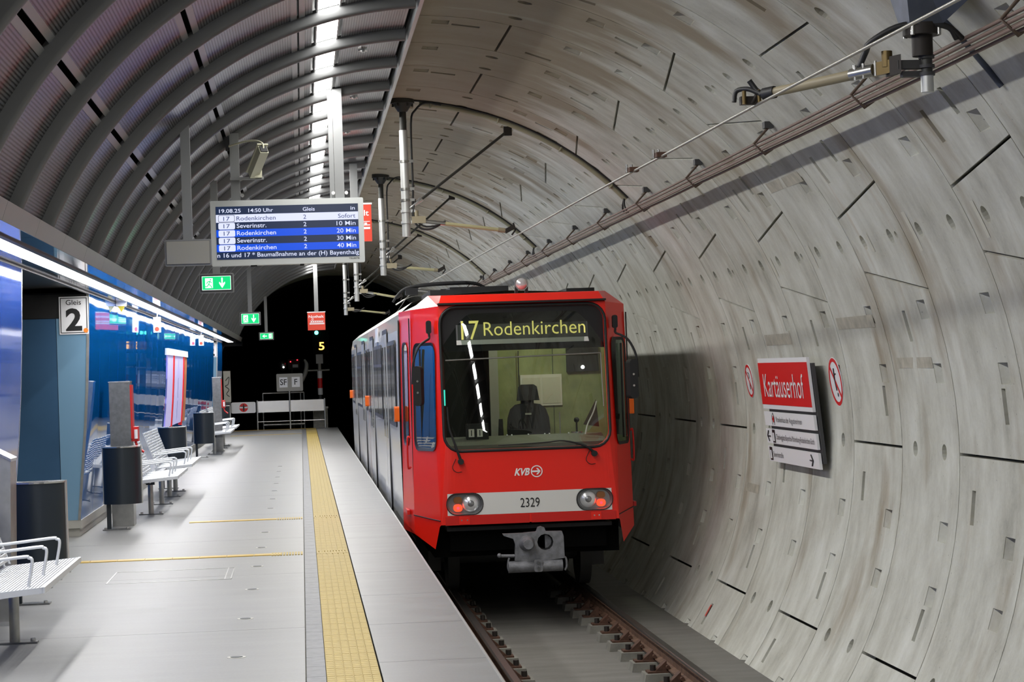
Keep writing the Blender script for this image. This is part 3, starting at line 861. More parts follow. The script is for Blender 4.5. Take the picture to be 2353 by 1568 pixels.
# ------------------------------------------------------------------ litter bins
def litter_bin(x, yy, label, z0=.28, z1=.89, pole=True):
    t = thing('litter_bin', (x, yy, 0), label, 'bin', 'dark litter bins on the platform')
    n = 18; A = []
    for i in range(n+1):
        a = pi+pi*i/n; A.append((x+.20*math.cos(a), yy+.17*math.sin(a)+.06, z0))
    A = [(x-.20, yy+.14, z0)]+A+[(x+.20, yy+.14, z0)]
    MB().prism(A, [(p[0], p[1], z1-.012) for p in A], True, True).build('bin_body', 'anthracite', t)
    T = [(x+(p[0]-x)*1.03, yy+(p[1]-yy)*1.03-.002, z1-.012) for p in A]
    lid = MB(); lid.prism(T, [(p[0], p[1], z1) for p in T]); l = lid.build('lid', 'steel_bright', t)
    MB().disc((x, yy-.01, z1+.001), UP, (0, 1, 0), .10, .065).build('opening', 'black_matte', l)
    for sx in (-1, 1): MB().box(x+sx*.202-.005, x+sx*.202+.005, yy+.05, yy+.145, z0, z1).build('side_rail', 'steel', t)
    MB().box(x-.175, x-.130, yy+.06, yy+.10, .01, z0+.02).build('post', 'anthracite', t)
    fp = MB().box(x-.22, x+.07, yy+.02, yy+.14, 0, .012).build('foot_plate', 'steel_brushed', t)
    for dx in (-.19, .04): MB().cyl((x+dx, yy+.05, .012), (x+dx, yy+.05, .028), .014, 8).build('bolt', 'steel_bright', fp)
    return t
litter_bin(-1.93, 15.95, 'nearest dark rounded litter bin at the left picture edge')
litter_bin(-1.935, 23.45, 'dark rounded litter bin in front of the middle steel pillar')
litter_bin(-1.885, 31.7, 'dark rounded litter bin just behind the middle white bench')
litter_bin(-1.94, 43.1, 'small dark litter bin in front of the farthest bench')
litter_bin(-1.90, 51.5, 'farthest dark litter bin partly hidden by a steel pillar')

# ------------------------------------------------------------------ steel pillars with emergency call points
def pillar(x, yy, label, top=1.57, w=.225, d=.32):
    t = thing('steel_pillar', (x, yy, 0), label, 'pillar', 'steel pillars on the platform')
    MB().prism([(x-w/2, yy, 0), (x+w/2, yy, 0), (x+w/2, yy+d, 0), (x-w/2, yy+d, 0)], [(x-w/2, yy, top), (x+w/2, yy, top), (x+w/2, yy+d, top), (x-w/2, yy+d, top)]).build('pillar_body', 'steel_brushed', t)
    MB().box(x-w/2-.006, x+w/2+.006, yy-.006, yy+d+.006, top, top+.012).build('cap', 'steel_bright', t)
    MB().box(x-w/2-.004, x+w/2+.004, yy-.004, yy+d+.004, 0, .30).build('base_cover', 'steel', t)
    MB().box(x+w/2, x+w/2+.018, yy+.02, yy+d-.04, .95, top-.03).build('side_panel', 'emergency_red', t)
    e = MB().box(x+w/2, x+w/2+.075, yy+.05, yy+.22, .92, 1.08).build('call_box', 'emergency_red', t)
    MB().cyl((x+w/2+.05, yy+.045, .95), (x+w/2+.05, yy+.045, 1.05), .02, 10).build('call_handle', 'sign_white', e)
    MB().tube([(x+w/2+.04, yy+.08, .92), (x+w/2+.06, yy+.07, .86), (x+w/2+.09, yy+.06, .83), (x+w/2+.13, yy+.05, .80)], .014, 6).build('cord', 'emergency_red', e)
    return t
pillar(-1.985, 24.07, 'brushed steel pillar with red call point in front of the blue wall')
pillar(-1.79, 46.3, 'farther brushed steel pillar beside the last white bench', 1.56, .18)
# near pillar with slanted top
t = thing('steel_pillar', (-2.09, 14.7, 0), 'steel pillar with slanted top at the left picture edge', 'pillar', 'steel pillars on the platform')
A = [(-2.24, 14.7, 0), (-1.965, 14.7, 0), (-1.940, 14.7, 1.09), (-2.24, 14.7, 1.25)]
MB().prism(A, [(p[0], 15.0, p[2]) for p in A]).build('pillar_body', 'steel', t)
MB().box(-2.26, -1.955, 14.68, 15.02, 0, .03).build('base_cover', 'steel_bright', t)
A = [(-1.935, 14.69, 1.085), (-1.935, 14.69, 1.105), (-2.24, 14.69, 1.27), (-2.24, 14.69, 1.25)]
MB().prism(A, [(p[0], 15.01, p[2]) for p in A]).build('cap', 'steel_bright', t)

# ================================================================== TRACK
RLX, RRX, RZ = 1.644, 3.149, -0.92
def rail(x, label):
    t = thing('rail', (x, 3, RZ-.155), label, 'rail')
    prof = [(-.068, -.155), (.068, -.155), (.068, -.143), (.012, -.128), (.009, -.045), (.036, -.034), (.036, -.006), (-.036, -.006), (-.036, -.034), (-.009, -.045), (-.012, -.128), (-.068, -.143)]
    A = [(x+a, 3, RZ+c) for a, c in prof]
    MB().prism(A, [(p[0], 70, p[2]) for p in A]).build('rail_web', 'rail_rust', t)
    hd = [(-.0362, -.022), (.0362, -.022), (.0362, -.006), (.028, 0), (-.028, 0), (-.0362, -.006)]
    A = [(x+a, 3, RZ+c) for a, c in hd]
    MB().prism(A, [(p[0], 70, p[2]) for p in A]).build('running_surface', 'rail_head', t)
rail(RLX, 'rusty running rail next to the platform edge')
rail(RRX, 'rusty running rail nearest the concrete tunnel wall')
def support(side, yy, first, idx=0):
    """concrete block with base plate, clips and bolts; side=+1: block reaches towards +x"""
    x = RLX if side > 0 else RRX
    t = thing('rail_support', (x, yy, FZ), (f'{ORD[idx-8]} rusty rail support from the bottom picture edge, under the ' if 8 <= idx < 15 else 'dark rail support below the train under the ' if idx >= 15 else 'rail support below the picture edge under the ')+('platform side rail' if side > 0 else 'wall side rail'), 'rail support', 'supports under the '+('platform side rail' if side > 0 else 'wall side rail'))
    if first is None:
        i0, i1 = (x-.14, x+.285) if side > 0 else (x-.285, x+.14)
        z1 = RZ-.175
        A = [(i0+.015, yy-.125, FZ), (i1-.015, yy-.125, FZ), (i1-.015, yy+.125, FZ), (i0+.015, yy+.125, FZ)]
        MB().prism([(i0, yy-.13, FZ), (i1, yy-.13, FZ), (i1, yy+.13, FZ), (i0, yy+.13, FZ)], [(p[0], p[1], z1) for p in A]).build('block', 'block_concrete', t)
        MB().box(i0+.04, i1-.05, yy-.075, yy+.075, z1, z1+.016).build('base_plate', 'rust_clip', t)
        for s in (-1, 1):
            p = MB(); xs = x+s*.075
            p.add([(xs, yy-.05, z1+.016), (xs+s*.10, yy-.05, z1+.016), (xs, yy-.05, z1+.105), (xs, yy+.05, z1+.016), (xs+s*.10, yy+.05, z1+.016), (xs, yy+.05, z1+.105)],
                  [(0, 1, 2), (5, 4, 3), (0, 3, 4, 1), (1, 4, 5, 2), (2, 5, 3, 0)])
            c = p.build('clip', 'rust_clip', t)
            MB().cyl((xs-s*.005, yy-.10, z1+.05), (xs-s*.005, yy+.10, z1+.05), .018, 8).build('spring_bar', 'rust_clip', c)
            xb = x+s*.19 if s == side else x+s*.115
            MB().cyl((xb, yy, z1+.012), (xb, yy, z1+.065), .026, 8).build('bolt', 'bolt_dark', t)
        return t
    for ch in first.children: 
        c = ch.copy(); COL.objects.link(c); c.parent = t
        for g2_ in ch.children:
            d = g2_.copy(); COL.objects.link(d); d.parent = c
    return t
for side in (1, -1):
    f = None
    for i in range(20):
        o = support(side, 12.3+.72*i-.02, f, i); f = f or o

# ================================================================== TRAIN
TXC, TYF = 2.36, 22.9
train = thing('tram_train', (TXC, TYF, RZ), 'red and grey light rail train with lit line 17 display at the platform', 'train')
def L(x, y, z): return (TXC+x, TYF+y, z)
def fy(z):      # front plate leans back above the windscreen sill
    return 0.0 if z < .70 else (z-.70)*.11
def plate(outer, holes, f, name, m, parent=train, thick=None, nrm=None):
    V, F = cdt(outer, holes)
    b = MB().add([f(*v) for v in V], F)
    if thick:
        d = Vector(thick); rims = [outer]+list(holes)
        for R in rims:
            A = [Vector(f(*p)) for p in R]; n_ = len(A)
            b.add(A+[a+d for a in A], [(i, (i+1) % n_, n_+(i+1) % n_, n_+i) for i in range(n_)])
    return b.build(name, m, parent)
fw = lambda x, z: L(x, fy(z), z)
WS = rrect(0, 1.49, 1.74, 1.50, .16, 5)            # windscreen opening
WSO = rrect(0, 1.49, 1.80, 1.56, .19, 5)           # rubber outer
hw = lambda z: .945-.022*z
out_f = [(-hw(-.045), -.045), (hw(-.045), -.045), (hw(2.27), 2.27), (-hw(2.27), 2.27)]
def lampshape(cx, cz, w, h): return rrect(cx, cz, w, h, h*.48, 6)
hl = {s: lampshape(s*.69, .170, .375, .215) for s in (-1, 1)}
front = plate(out_f, [WS, hl[-1], hl[1]], fw, 'front_panel', 'train_red', thick=(0, .05, 0))
ring = MB(); n_ = len(WS)
A = [Vector(fw(*p)) for p in WS]; B = [Vector(fw(*p)) for p in WSO]; off = Vector((0, -.022, 0))
mid = [(a*.5+b_*.5)+off for a, b_ in zip(A, B)]
ring.add(A+mid+B, [(i, (i+1) % n_, n_+(i+1) % n_, n_+i) for i in range(n_)]+[(n_+i, n_+(i+1) % n_, 2*n_+(i+1) % n_, 2*n_+i) for i in range(n_)], True)
ring.build('windscreen_seal', 'black_rubber', train)
V, F = cdt(WS, [], [(x*.105, .80+.14*j) for x in range(-7, 8) for j in range(10)])
ws = MB().add([L(x, fy(z)+.004+x*x/10.5, z) for x, z in V], F, True).build('windscreen', 'windscreen', train)
# brow between windscreen and roof
b = MB(); z0, z1 = 2.27, 2.385
b.add([L(-hw(z0), fy(z0), z0), L(hw(z0), fy(z0), z0), L(.85, .33, z1), L(-.85, .33, z1)], [(0, 1, 2, 3)])
for s in (-1, 1):
    b.add([L(s*hw(z0), fy(z0), z0), L(s*1.165, .66, 2.25), L(s*.97, .70, 2.40), L(s*.85, .33, z1)], [(0, 1, 2, 3)])
b.add([L(-.85, .33, z1), L(.85, .33, z1), L(.97, .70, 2.40), L(-.97, .70, 2.40)], [(0, 1, 2, 3)])
b.build('brow', 'train_red', train)
# chamfered corner panels with windows
def chamfer(s):
    p0f = lambda z: Vector(L(s*hw(z), fy(z), z)); p1f = lambda z: Vector(L(s*(1.195-.012*z), .62+.02*z, z))
    f = lambda u, z: tuple(p0f(z)*(1-u)+p1f(z)*u)
    out = [(0, -.045), (.05, -.06), (.22, -.305), (1, -.17), (1, 2.25), (0, 2.27)]
    win = [(u_, z) for u_, z in rrect(.52, 1.31, .72, 1.09, .12, 3)]
    win = [(.52+(p[0]-.52), p[1]) for p in win]
    c = plate(out, [win], f, 'corner_panel', 'train_red')
    seal = MB(); m_ = len(win); wo = [(.52+(p[0]-.52)*1.12, 1.31+(p[1]-1.31)*1.06) for p in win]
    nn = Vector((s*.7, -.7, 0))*.012
    A = [Vector(f(*p)) for p in win]; B = [Vector(f(*p))+nn for p in wo]
    seal.add(A+B, [(i, (i+1) % m_, m_+(i+1) % m_, m_+i) for i in range(m_)], True); seal.build('window_seal', 'black_rubber', c)
    g_ = MB(); V, F = cdt(win, []); g_.add([Vector(f(*v))-nn*.3 for v in V], F); g_.build('corner_window', 'side_glass', c)
    gb = MB(); a, d = Vector(f(.66, .80)), Vector(f(.66, 1.82)); gb.obox((a+d)/2, (1, 0, 0), (0, 1, 0), (0, 0, 1), .02, .02, 1.02); gb.build('window_bar', 'black_rubber', c)
    # step line over the skirt
    st = MB(); a, d = Vector(f(.02, .0))+nn*.4, Vector(f(1, .035))+nn*.4; st.tube([a, d], .006, 5); st.build('panel_joint', 'black_rubber', c)
    return c
chamfer(-1); chamfer(1)
# cab doors
def cab_door(s):
    P = lambda u, z: L(s*((1.195-.012*z)*(1-u)+(1.275-.008*z)*u), .62+.02*z+.82*u, z)
    out = [(0, -.17), (1, -.17), (1, 2.25), (0, 2.25)]
    win = rrect(.50, 1.34, .40, 1.08, .12, 3)
    c = plate(out, [win], P, 'cab_door', 'train_red')
    V, F = cdt(win, []); nn = Vector((s, 0, 0))*.004
    MB().add([Vector(P(*v))-nn for v in V], F).build('door_window', 'side_glass', c)
    wo = [(.5+(p[0]-.5)*1.2, 1.34+(p[1]-1.34)*1.05) for p in win]; A = [Vector(P(*p)) for p in win]; B = [Vector(P(*p))+nn*2.5 for p in wo]; m_ = len(win)
    MB().add(A+B, [(i, (i+1) % m_, m_+(i+1) % m_, m_+i) for i in range(m_)], True).build('window_seal', 'black_rubber', c)
    for u in (.02, .96):
        a, d = Vector(P(u, 0.02)), Vector(P(u, 2.2)); MB().obox((a+d)/2+nn, (1, 0, 0), (0, 1, 0), (0, 0, 1), .012, .022, 2.1).build('door_gap', 'black_rubber', c)
    a, d = Vector(P(.14, .55)), Vector(P(.14, .86)); MB().tube([a+nn*2, a+nn*10, d+nn*10, d+nn*2], .011, 6).build('grab_handle', 'train_red_dark', c)
    a = Vector(P(.5, .05)); MB().obox(a+nn*3, (1, 0, 0), (0, 1, 0), (0, 0, 1), .03, .42, .05).build('step_edge', 'train_red_dark', c)
    return c
cab_door(-1); cab_door(1)
# car bodies
Y1 = 1.44
def car(y0, y1, name):
    pr = [(-1.26, -.30), (-1.27, -.17), (-1.285, .9), (-1.275, 2.05), (-1.24, 2.24), (-1.10, 2.36), (-.85, 2.42), (0, 2.46)]
    pr += [(-x, z) for x, z in pr[-2::-1]]
    A = [L(x, y0, z) for x, z in pr]; B = [L(x, y1, z) for x, z in pr]; m_ = len(pr)
    b = MB(); b.add(A+B, [(i, i+1, m_+i+1, m_+i) for i in range(m_-1)], False)
    b.add(A, [tuple(range(m_))]); b.add(B, [tuple(range(m_))[::-1]])
    return b.build(name, 'train_grey', train)
# car shells (the first is open at the cab)
pr = [(-1.26, -.30), (-1.27, -.17), (-1.285, .9), (-1.275, 2.05), (-1.24, 2.24), (-1.10, 2.36), (-.85, 2.42), (0, 2.46)]
pr += [(-x, z) for x, z in pr[-2::-1]]
def shell(y0, y1, caps):
    A = [L(x, y0, z) for x, z in pr]; B = [L(x, y1, z) for x, z in pr]; m_ = len(pr)
    b = MB(); b.add(A+B, [(i, i+1, m_+i+1, m_+i) for i in range(m_-1)], False)
    if caps[0]: b.add(A, [tuple(range(m_))])
    if caps[1]: b.add(B, [tuple(range(m_))[::-1]])
    return b.build('car_body', 'train_grey', train)
body1 = shell(Y1, 12.35, (False, True)); body2 = shell(12.75, 24.0, (True, True))
b = MB(); b.add([L(s*x, y, z) for s, x, y, z in ((-1, .97, .70, 2.40), (1, .97, .70, 2.40), (1, .85, Y1, 2.42), (-1, .85, Y1, 2.42))], [(0, 1, 2, 3)])
for s in (-1, 1): b.add([L(s*1.165, .66, 2.25), L(s*1.24, Y1, 2.24), L(s*.85, Y1, 2.42), L(s*.97, .70, 2.40)], [(0, 1, 2, 3)])
b.build('cab_roof', 'train_roof', train)
pr2 = [(x*.985, z if z < 2.2 else z-.02) for x, z in pr]
A = [L(x, 12.35, z) for x, z in pr2]; B = [L(x, 12.75, z) for x, z in pr2]
MB().add(A+B, [(i, i+1, len(pr2)+i+1, len(pr2)+i) for i in range(len(pr2)-1)]).build('articulation_bellows', 'bellows', train)
# side windows, doors
def side_x(z): return 1.285-.010*abs(z-.9)
def side_window(s, y0, y1, z0=.95, z1=1.95, hopper=False, par=None):
    x = s*1.284
    w_ = MB().rbox(min(TXC+x, TXC+x+s*.012), max(TXC+x, TXC+x+s*.012), TYF+y0, TYF+y1, z0, z1, .08, 3, 'x').build('side_window', 'black_rubber', par)
    xg = TXC+x+s*.016; n2 = 2; w = (y1-y0)/n2
    for i in range(n2):
        a, c = TYF+y0+w*i+.05, TYF+y0+w*(i+1)-.05
        if hopper:
            MB().add([(xg, a, z0+.05), (xg, c, z0+.05), (xg, c, z1-.30), (xg, a, z1-.30)], [(0, 1, 2, 3)]).build('pane', 'train_pane', w_)
            MB().add([(xg, a, z1-.26), (xg, c, z1-.26), (xg, c, z1-.05), (xg, a, z1-.05)], [(0, 1, 2, 3)]).build('pane', 'black_matte', w_)
        else:
            MB().add([(xg, a, z0+.05), (xg, c, z0+.05), (xg, c, z1-.05), (xg, a, z1-.05)], [(0, 1, 2, 3)]).build('pane', 'train_pane', w_)
mat('train_pane', (0.27, 0.275, 0.27), 0.10, 0.0, spec=0.9)  # grey in the pane colour stands for the platform's reflection
def side_door(s, y0, y1, par):
    x = TXC+s*1.282
    d = MB().rbox(min(x, x+s*.010), max(x, x+s*.010), TYF+y0, TYF+y1, -.15, 2.12, .05, 3, 'x').build('passenger_door', 'black_rubber', par)
    w = (y1-y0)/2
    for i in range(2):
        a, c = TYF+y0+w*i+.06, TYF+y0+w*(i+1)-.03
        lf = MB().box(min(x, x+s*.016), max(x, x+s*.016), a, c, -.12, 2.06).build('door_leaf', 'train_grey', d)
        MB().box(min(x+s*.015, x+s*.02), max(x+s*.015, x+s*.02), a+.1, c-.1, .75, 1.9).build('door_pane', 'train_pane', lf)
    MB().box(min(x, x+s*.025), max(x, x+s*.025), TYF+y0, TYF+y1, -.22, -.15).build('door_step', 'dim_grey', d)
for s in (-1, 1):
    for bd, spec in ((body1, [('w', 2.0, 4.1, 0), ('d', 4.25, 5.75, 0), ('w', 6.1, 9.3, 1), ('d', 9.55, 11.05, 0), ('w', 11.25, 12.2, 0)]),
                     (body2, [('w', 12.9, 13.85, 0), ('d', 14.05, 15.55, 0), ('w', 15.8, 19.0, 1), ('d', 19.3, 20.8, 0), ('w', 21.0, 23.2, 0)])):
        for k_, a, c, hp in spec:
            if k_ == 'w': side_window(s, a, c, hopper=bool(hp), par=bd)
            else: side_door(s, a, c, bd)
    for yy in (1.30, 12.45, 23.6):
        x = TXC+s*1.29
        MB().rbox(min(x, x+s*.055), max(x, x+s*.055), TYF+yy, TYF+yy+.11, 1.03, 1.20, .02, 2, 'x').build('turn_indicator', 'lens_orange', train)
    x = TXC+s*1.276
    MB().box(min(x, x+s*.02), max(x, x+s*.02), TYF+7.4, TYF+8.2, 2.0, 2.2).build('side_display', 'sign_white', body1)
# white band, lamps and number on the front
band = [(-.875, .052), (.875, .052), (.872, .282), (-.872, .282)]
bd_ = plate(band, [hl[-1], hl[1]], lambda x, z: L(x, -.006, z), 'white_band', 'white_band')
for s in (-1, 1):
    h_ = MB(); P = hl[s]
    A = [L(*(p[0], -.006, p[1])) for p in P]; B = [L(s*.69+(p[0]-s*.69)*.9, .05, .17+(p[1]-.17)*.88) for p in P]
    h_.prism(A, B, False, True); h_.add(B, [tuple(range(len(B)))]); ho = h_.build('headlamp_housing', 'lamp_bowl', train)
    rim = MB(); C2 = [L(s*.69+(p[0]-s*.69)*1.05, -.012, .17+(p[1]-.17)*1.09) for p in P]; A2 = [(a[0], a[1]-.006, a[2]) for a in A]
    rim.add(A2+C2, [(i, (i+1) % len(P), len(P)+(i+1) % len(P), len(P)+i) for i in range(len(P))], True); rim.build('lamp_rim', 'black_rubber', ho)
    cx = s*.69-s*.065
    MB().ball(L(cx, .045, .172), (.092, .034, .092), 18, 8).build('headlight', 'lens_clear', ho)
    MB().ball(L(cx, .012, .172), (.035, .012, .035), 12, 6).build('bulb_cap', 'lamp_bowl', ho)
    cx = s*.69+s*.072
    MB().rbox(TXC+cx-.045, TXC+cx+.045, TYF+.02, TYF+.05, .178, .248, .03, 3, 'y').build('turn_lens', 'lens_amber_dull', ho)
    MB().rbox(TXC+cx-.047, TXC+cx+.047, TYF+.015, TYF+.05, .090, .166, .034, 3, 'y').build('tail_lens', 'lens_red', ho)
    MB().disc(L(cx, .012, .128), NEGY, UP, .016).build('tail_bulb', 'sig_red', ho)
text('2329', L(0.0, -.012, .115), XR, UP, .098, .205, 'c', .0, 'black_text', bd_)
# lower lip of the front with a notch
b = MB(); b.box(TXC-.90, TXC-.012, TYF-.012, TYF+.02, -.050, .042).box(TXC+.012, TXC+.91, TYF-.012, TYF+.02, -.050, .042)
b.build('lower_lip', 'train_red_dark', train)
for x in (-.70, .70): MB().box(TXC+x-.055, TXC+x+.055, TYF-.02, TYF, -.045, .035).build('lip_cover', 'train_red', train)
for x in (-.73, -.67, .68, .73): MB().cyl(L(x, -.022, -.0), L(x, -.016, 0), .008, 8).build('lip_bolt', 'steel_bright', train)
# operator's mark
text('KVB', L(-.155, -.004, .452), XR, UP, .072, .155, 'l', .035, 'white_text', train, 'emblem_letters', .28)
em = MB(); c = Vector(L(.082, -.004, .488)); em.ring(c, NEGY, UP, .052, .063)
em.add([c+Vector(p) for p in ((-.052, 0, .009), (.015, 0, .009), (-.006, 0, .034), (.012, 0, .034), (.042, 0, 0), (.012, 0, -.034), (-.006, 0, -.034), (.015, 0, -.009), (-.052, 0, -.009))], [(0, 1, 7, 8), (1, 2, 3, 4), (1, 4, 7), (7, 4, 5, 6)])
em.build('emblem', 'white_text', train)
# wipers
for nm, path, piv in (('wiper', [(-.72, -.03, .63), (-.775, -.045, .80), (-.83, -.04, .98), (-.845, -.03, 1.20)], (-.72, .63)), ('wiper', [(.70, -.03, .665), (.60, -.045, .74), (.38, -.045, .80), (.15, -.04, .79), (-.32, -.03, .775)], (.70, .665))):
    w_ = MB().tube([L(*p) for p in path], [.016, .013, .009, .007, .005][:len(path)], 6).build(nm, 'black_matte', train)
    MB().cyl(L(piv[0], .01, piv[1]-.01), L(piv[0], -.06, piv[1]-.01), .032, 10).build('wiper_pivot', 'black_matte', w_)
    MB().tube([L(piv[0]-.05, -.01, piv[1]+.02), L(piv[0]-.09, -.03, piv[1]-.07), L(piv[0]-.05, -.03, piv[1]-.12), L(piv[0]+.01, -.01, piv[1]-.12)], .004, 5).build('washer_hose', 'black_matte', w_)
# destination display behind the glass
dz0, dz1 = 1.895, 2.145
dp = lambda x, z, o=0: L(x, fy(z)+.05+o, z)
disp = MB().prism([dp(-.71, dz0), dp(.70, dz0), dp(.70, dz1), dp(-.71, dz1)], [dp(-.71, dz0, .08), dp(.70, dz0, .08), dp(.70, dz1, .08), dp(-.71, dz1, .08)]).build('destination_display', 'led_back', train)
MB().add([dp(-.71, dz0-.045, -.005), dp(.71, dz0-.045, -.005), dp(.70, dz0+.004, -.004), dp(-.71, dz0+.004, -.004)], [(0, 1, 2, 3)]).build('display_tray', 'white_band', disp)
dr = Vector((1, 0, 0)); du = Vector((0, .11, 1)).normalized()
text('17', dp(-.655, dz0+.010, -.006), dr, du, .205, .19, 'l', .0, 'led_yellow', disp)
text('Rodenkirchen', dp(-.415, dz0+.045, -.006), dr, du, .150, 1.09, 'l', -.004, 'led_yellow', disp)
# cab interior
MB().box(TXC-.90, TXC+.90, TYF+.12, TYF+1.9, 2.28, 2.30).build('cab_ceiling', 'black_matte', train)
MB().prism([dp(-.88, 1.80), dp(.88, 1.80), dp(.88, 2.27), dp(-.88, 2.27)], [dp(-.88, 1.80, .25), dp(.88, 1.80, .25), dp(.88, 2.27, .25), dp(-.88, 2.27, .25)]).build('display_box', 'black_matte', train) if False else None
MB().box(TXC-.88, TXC+.88, TYF+.20, TYF+.26, 1.78, 2.28).build('display_housing', 'black_matte', train)
MB().box(TXC-.12, TXC+1.2, TYF+2.02, TYF+2.06, -.1, 2.28).build('cab_back_wall', 'cab_green', train)
MB().box(TXC-.215, TXC-.115, TYF+1.98, TYF+2.04, -.1, 2.28).build('door_post', 'cab_grey', train)
MB().box(TXC-1.2, TXC-.86, TYF+1.98, TYF+2.04, -.1, 2.28).build('door_post', 'cab_grey', train)
MB().box(TXC-.86, TXC-.10, TYF+2.45, TYF+2.5, -.1, 2.28).build('corridor_dark', 'black_matte', train)  # black sheet stands in for the darkness of the corridor behind
MB().box(TXC-.88, TXC+.88, TYF+.1, TYF+2.5, -.12, -.08).build('cab_floor', 'black_matte', train)
for s in (-1, 1): MB().box(TXC+s*1.16-.01, TXC+s*1.16+.01, TYF+.70, TYF+2.05, -.1, .80).build('cab_lining', 'cab_green', train)
MB().box(TXC+.52, TXC+.524, TYF+2.0, TYF+2.02, .75, 1.8).build('wall_joint', 'black_matte', train)
nb_ = MB().box(TXC+.14, TXC+.62, TYF+1.995, TYF+2.02, 1.14, 1.50).build('notice_board', 'paper', train)
for x0, x1 in ((.165, .37), (.395, .60)): MB().box(TXC+x0, TXC+x1, TYF+1.99, TYF+1.996, 1.165, 1.465).build('notice_sheet', 'sticker_paper', nb_)
MB().box(TXC+.68, TXC+1.05, TYF+1.96, TYF+2.02, 1.52, 1.80).build('equipment_panel', 'black_matte', train)
MB().ball(L(.86, 1.93, 1.57), .022, 10, 6).build('panel_lamp', 'lamp_white', train)
MB().cyl(L(.12, 1.95, 1.30), L(.12, 1.95, 1.78), .006, 6).build('aerial', 'black_matte', train)
# driver's seat
st = MB(); prof = [(.235, .72), (.245, .9), (.235, 1.02), (.20, 1.12), (.14, 1.17), (.02, 1.19)]
for y_, k_ in ((1.45, 1.0), (1.58, .97)):
    pass
P = [(x, z) for x, z in prof]+[(-x, z) for x, z in prof[::-1]]
st.prism([L(.16+x, 1.42, z) for x, z in P], [L(.16+x*.95, 1.56, z) for x, z in P]); so = st.build('driver_seat', 'seat_cloth', train)
MB().prism([L(.16+x, 1.40, z) for x, z in ((-.13, 1.215), (.13, 1.215), (.105, 1.37), (.07, 1.395), (-.07, 1.395), (-.105, 1.37))], [L(.16+x*.9, 1.52, z) for x, z in ((-.13, 1.215), (.13, 1.215), (.105, 1.37), (.07, 1.395), (-.07, 1.395), (-.105, 1.37))]).build('headrest', 'seat_cloth', so)
MB().box(TXC+.09, TXC+.23, TYF+1.44, TYF+1.50, 1.15, 1.23).build('headrest_post', 'black_matte', so)
MB().box(TXC-.08, TXC+.44, TYF+1.0, TYF+1.5, .55, .70).build('seat_cushion', 'seat_cloth', so)
MB().box(TXC+.125, TXC+.195, TYF+1.412, TYF+1.42, 1.055, 1.075).build('seat_badge', 'cab_grey', so)
MB().prism([L(x, 1.3, z) for x, z in ((-.20, .7), (-.13, .7), (-.14, 1.02), (-.18, 1.02))], [L(x, 1.36, z) for x, z in ((-.20, .7), (-.13, .7), (-.14, 1.02), (-.18, 1.02))]).build('armrest', 'black_matte', so)
# console
A = [L(-.86, .14, -.05), L(-.86, .14, .78), L(-.86, .55, .86), L(-.86, .85, .84), L(-.86, .85, -.05)]
cs = MB().prism(A, [(p[0]+1.72, p[1], p[2]) for p in A]).build('console', 'cab_console', train)
bx = MB().box(TXC-.62, TXC-.38, TYF+.40, TYF+.5, .82, 1.0).build('number_box', 'black_matte', train)
for x in (-.565, -.475):
    MB().box(TXC+x-.03, TXC+x+.03, TYF+.392, TYF+.40, .86, .945).build('number_window', 'paper', bx)
    text('1', L(x, .390, .872), XR, UP, .062, None, 'c', .01, 'black_text', bx)
MB().cyl(L(.60, .6, .86), L(.60, .6, .98), .010, 6).ball(L(.60, .6, 1.0), .03, 10, 6).build('control_lever', 'black_matte', cs)
MB().cyl(L(.60, .6, .855), L(.60, .6, .875), .06, 14).build('lever_base', 'steel_bright', cs)
MB().tube([L(.66, .35, .85), L(.69, .38, .95), L(.76, .4, 1.08), L(.80, .4, 1.20)], .008, 6).build('white_cord', 'sign_white', cs)
MB().add([L(.66, .5, .95), L(.80, .45, 1.22), L(.84, .55, .92), L(.66, .51, .95), L(.80, .46, 1.22), L(.84, .56, .92)], [(0, 2, 1), (3, 4, 5), (0, 1, 4, 3), (1, 2, 5, 4), (2, 0, 3, 5)]).build('folded_flag', 'bracket_brown', cs)
MB().cyl(L(.43, .7, .85), L(.43, .7, 1.09), .007, 6).build('green_rod', 'cab_grey', cs)
for x in (-.17, -.12, .06, .24, .29, .50): MB().ball(L(x, .52, .862), .010, 8, 4).build('console_button', 'sign_white', cs)
# sun blind rail
MB().tube([L(-.84, .10, 1.69), L(.82, .10, 1.72)], .008, 6).build('blind_rail', 'steel', train)
MB().tube([L(.82, .10, 1.72), L(.835, .10, 1.15)], .006, 6).build('blind_cord', 'cab_grey', train)
MB().box(TXC-.80, TXC-.775, TYF+1.3, TYF+1.4, 1.10, 1.26).build('status_light', 'cab_status', train) if 'cab_status' in MATS else None
mat('cab_status', (0, .3, .25), .4, emit=(.05, .75, .60), es=1.2)
MB().box(TXC-.76, TXC-.735, TYF+1.9, TYF+1.93, 1.18, 1.36).build('status_light', 'cab_status', train)
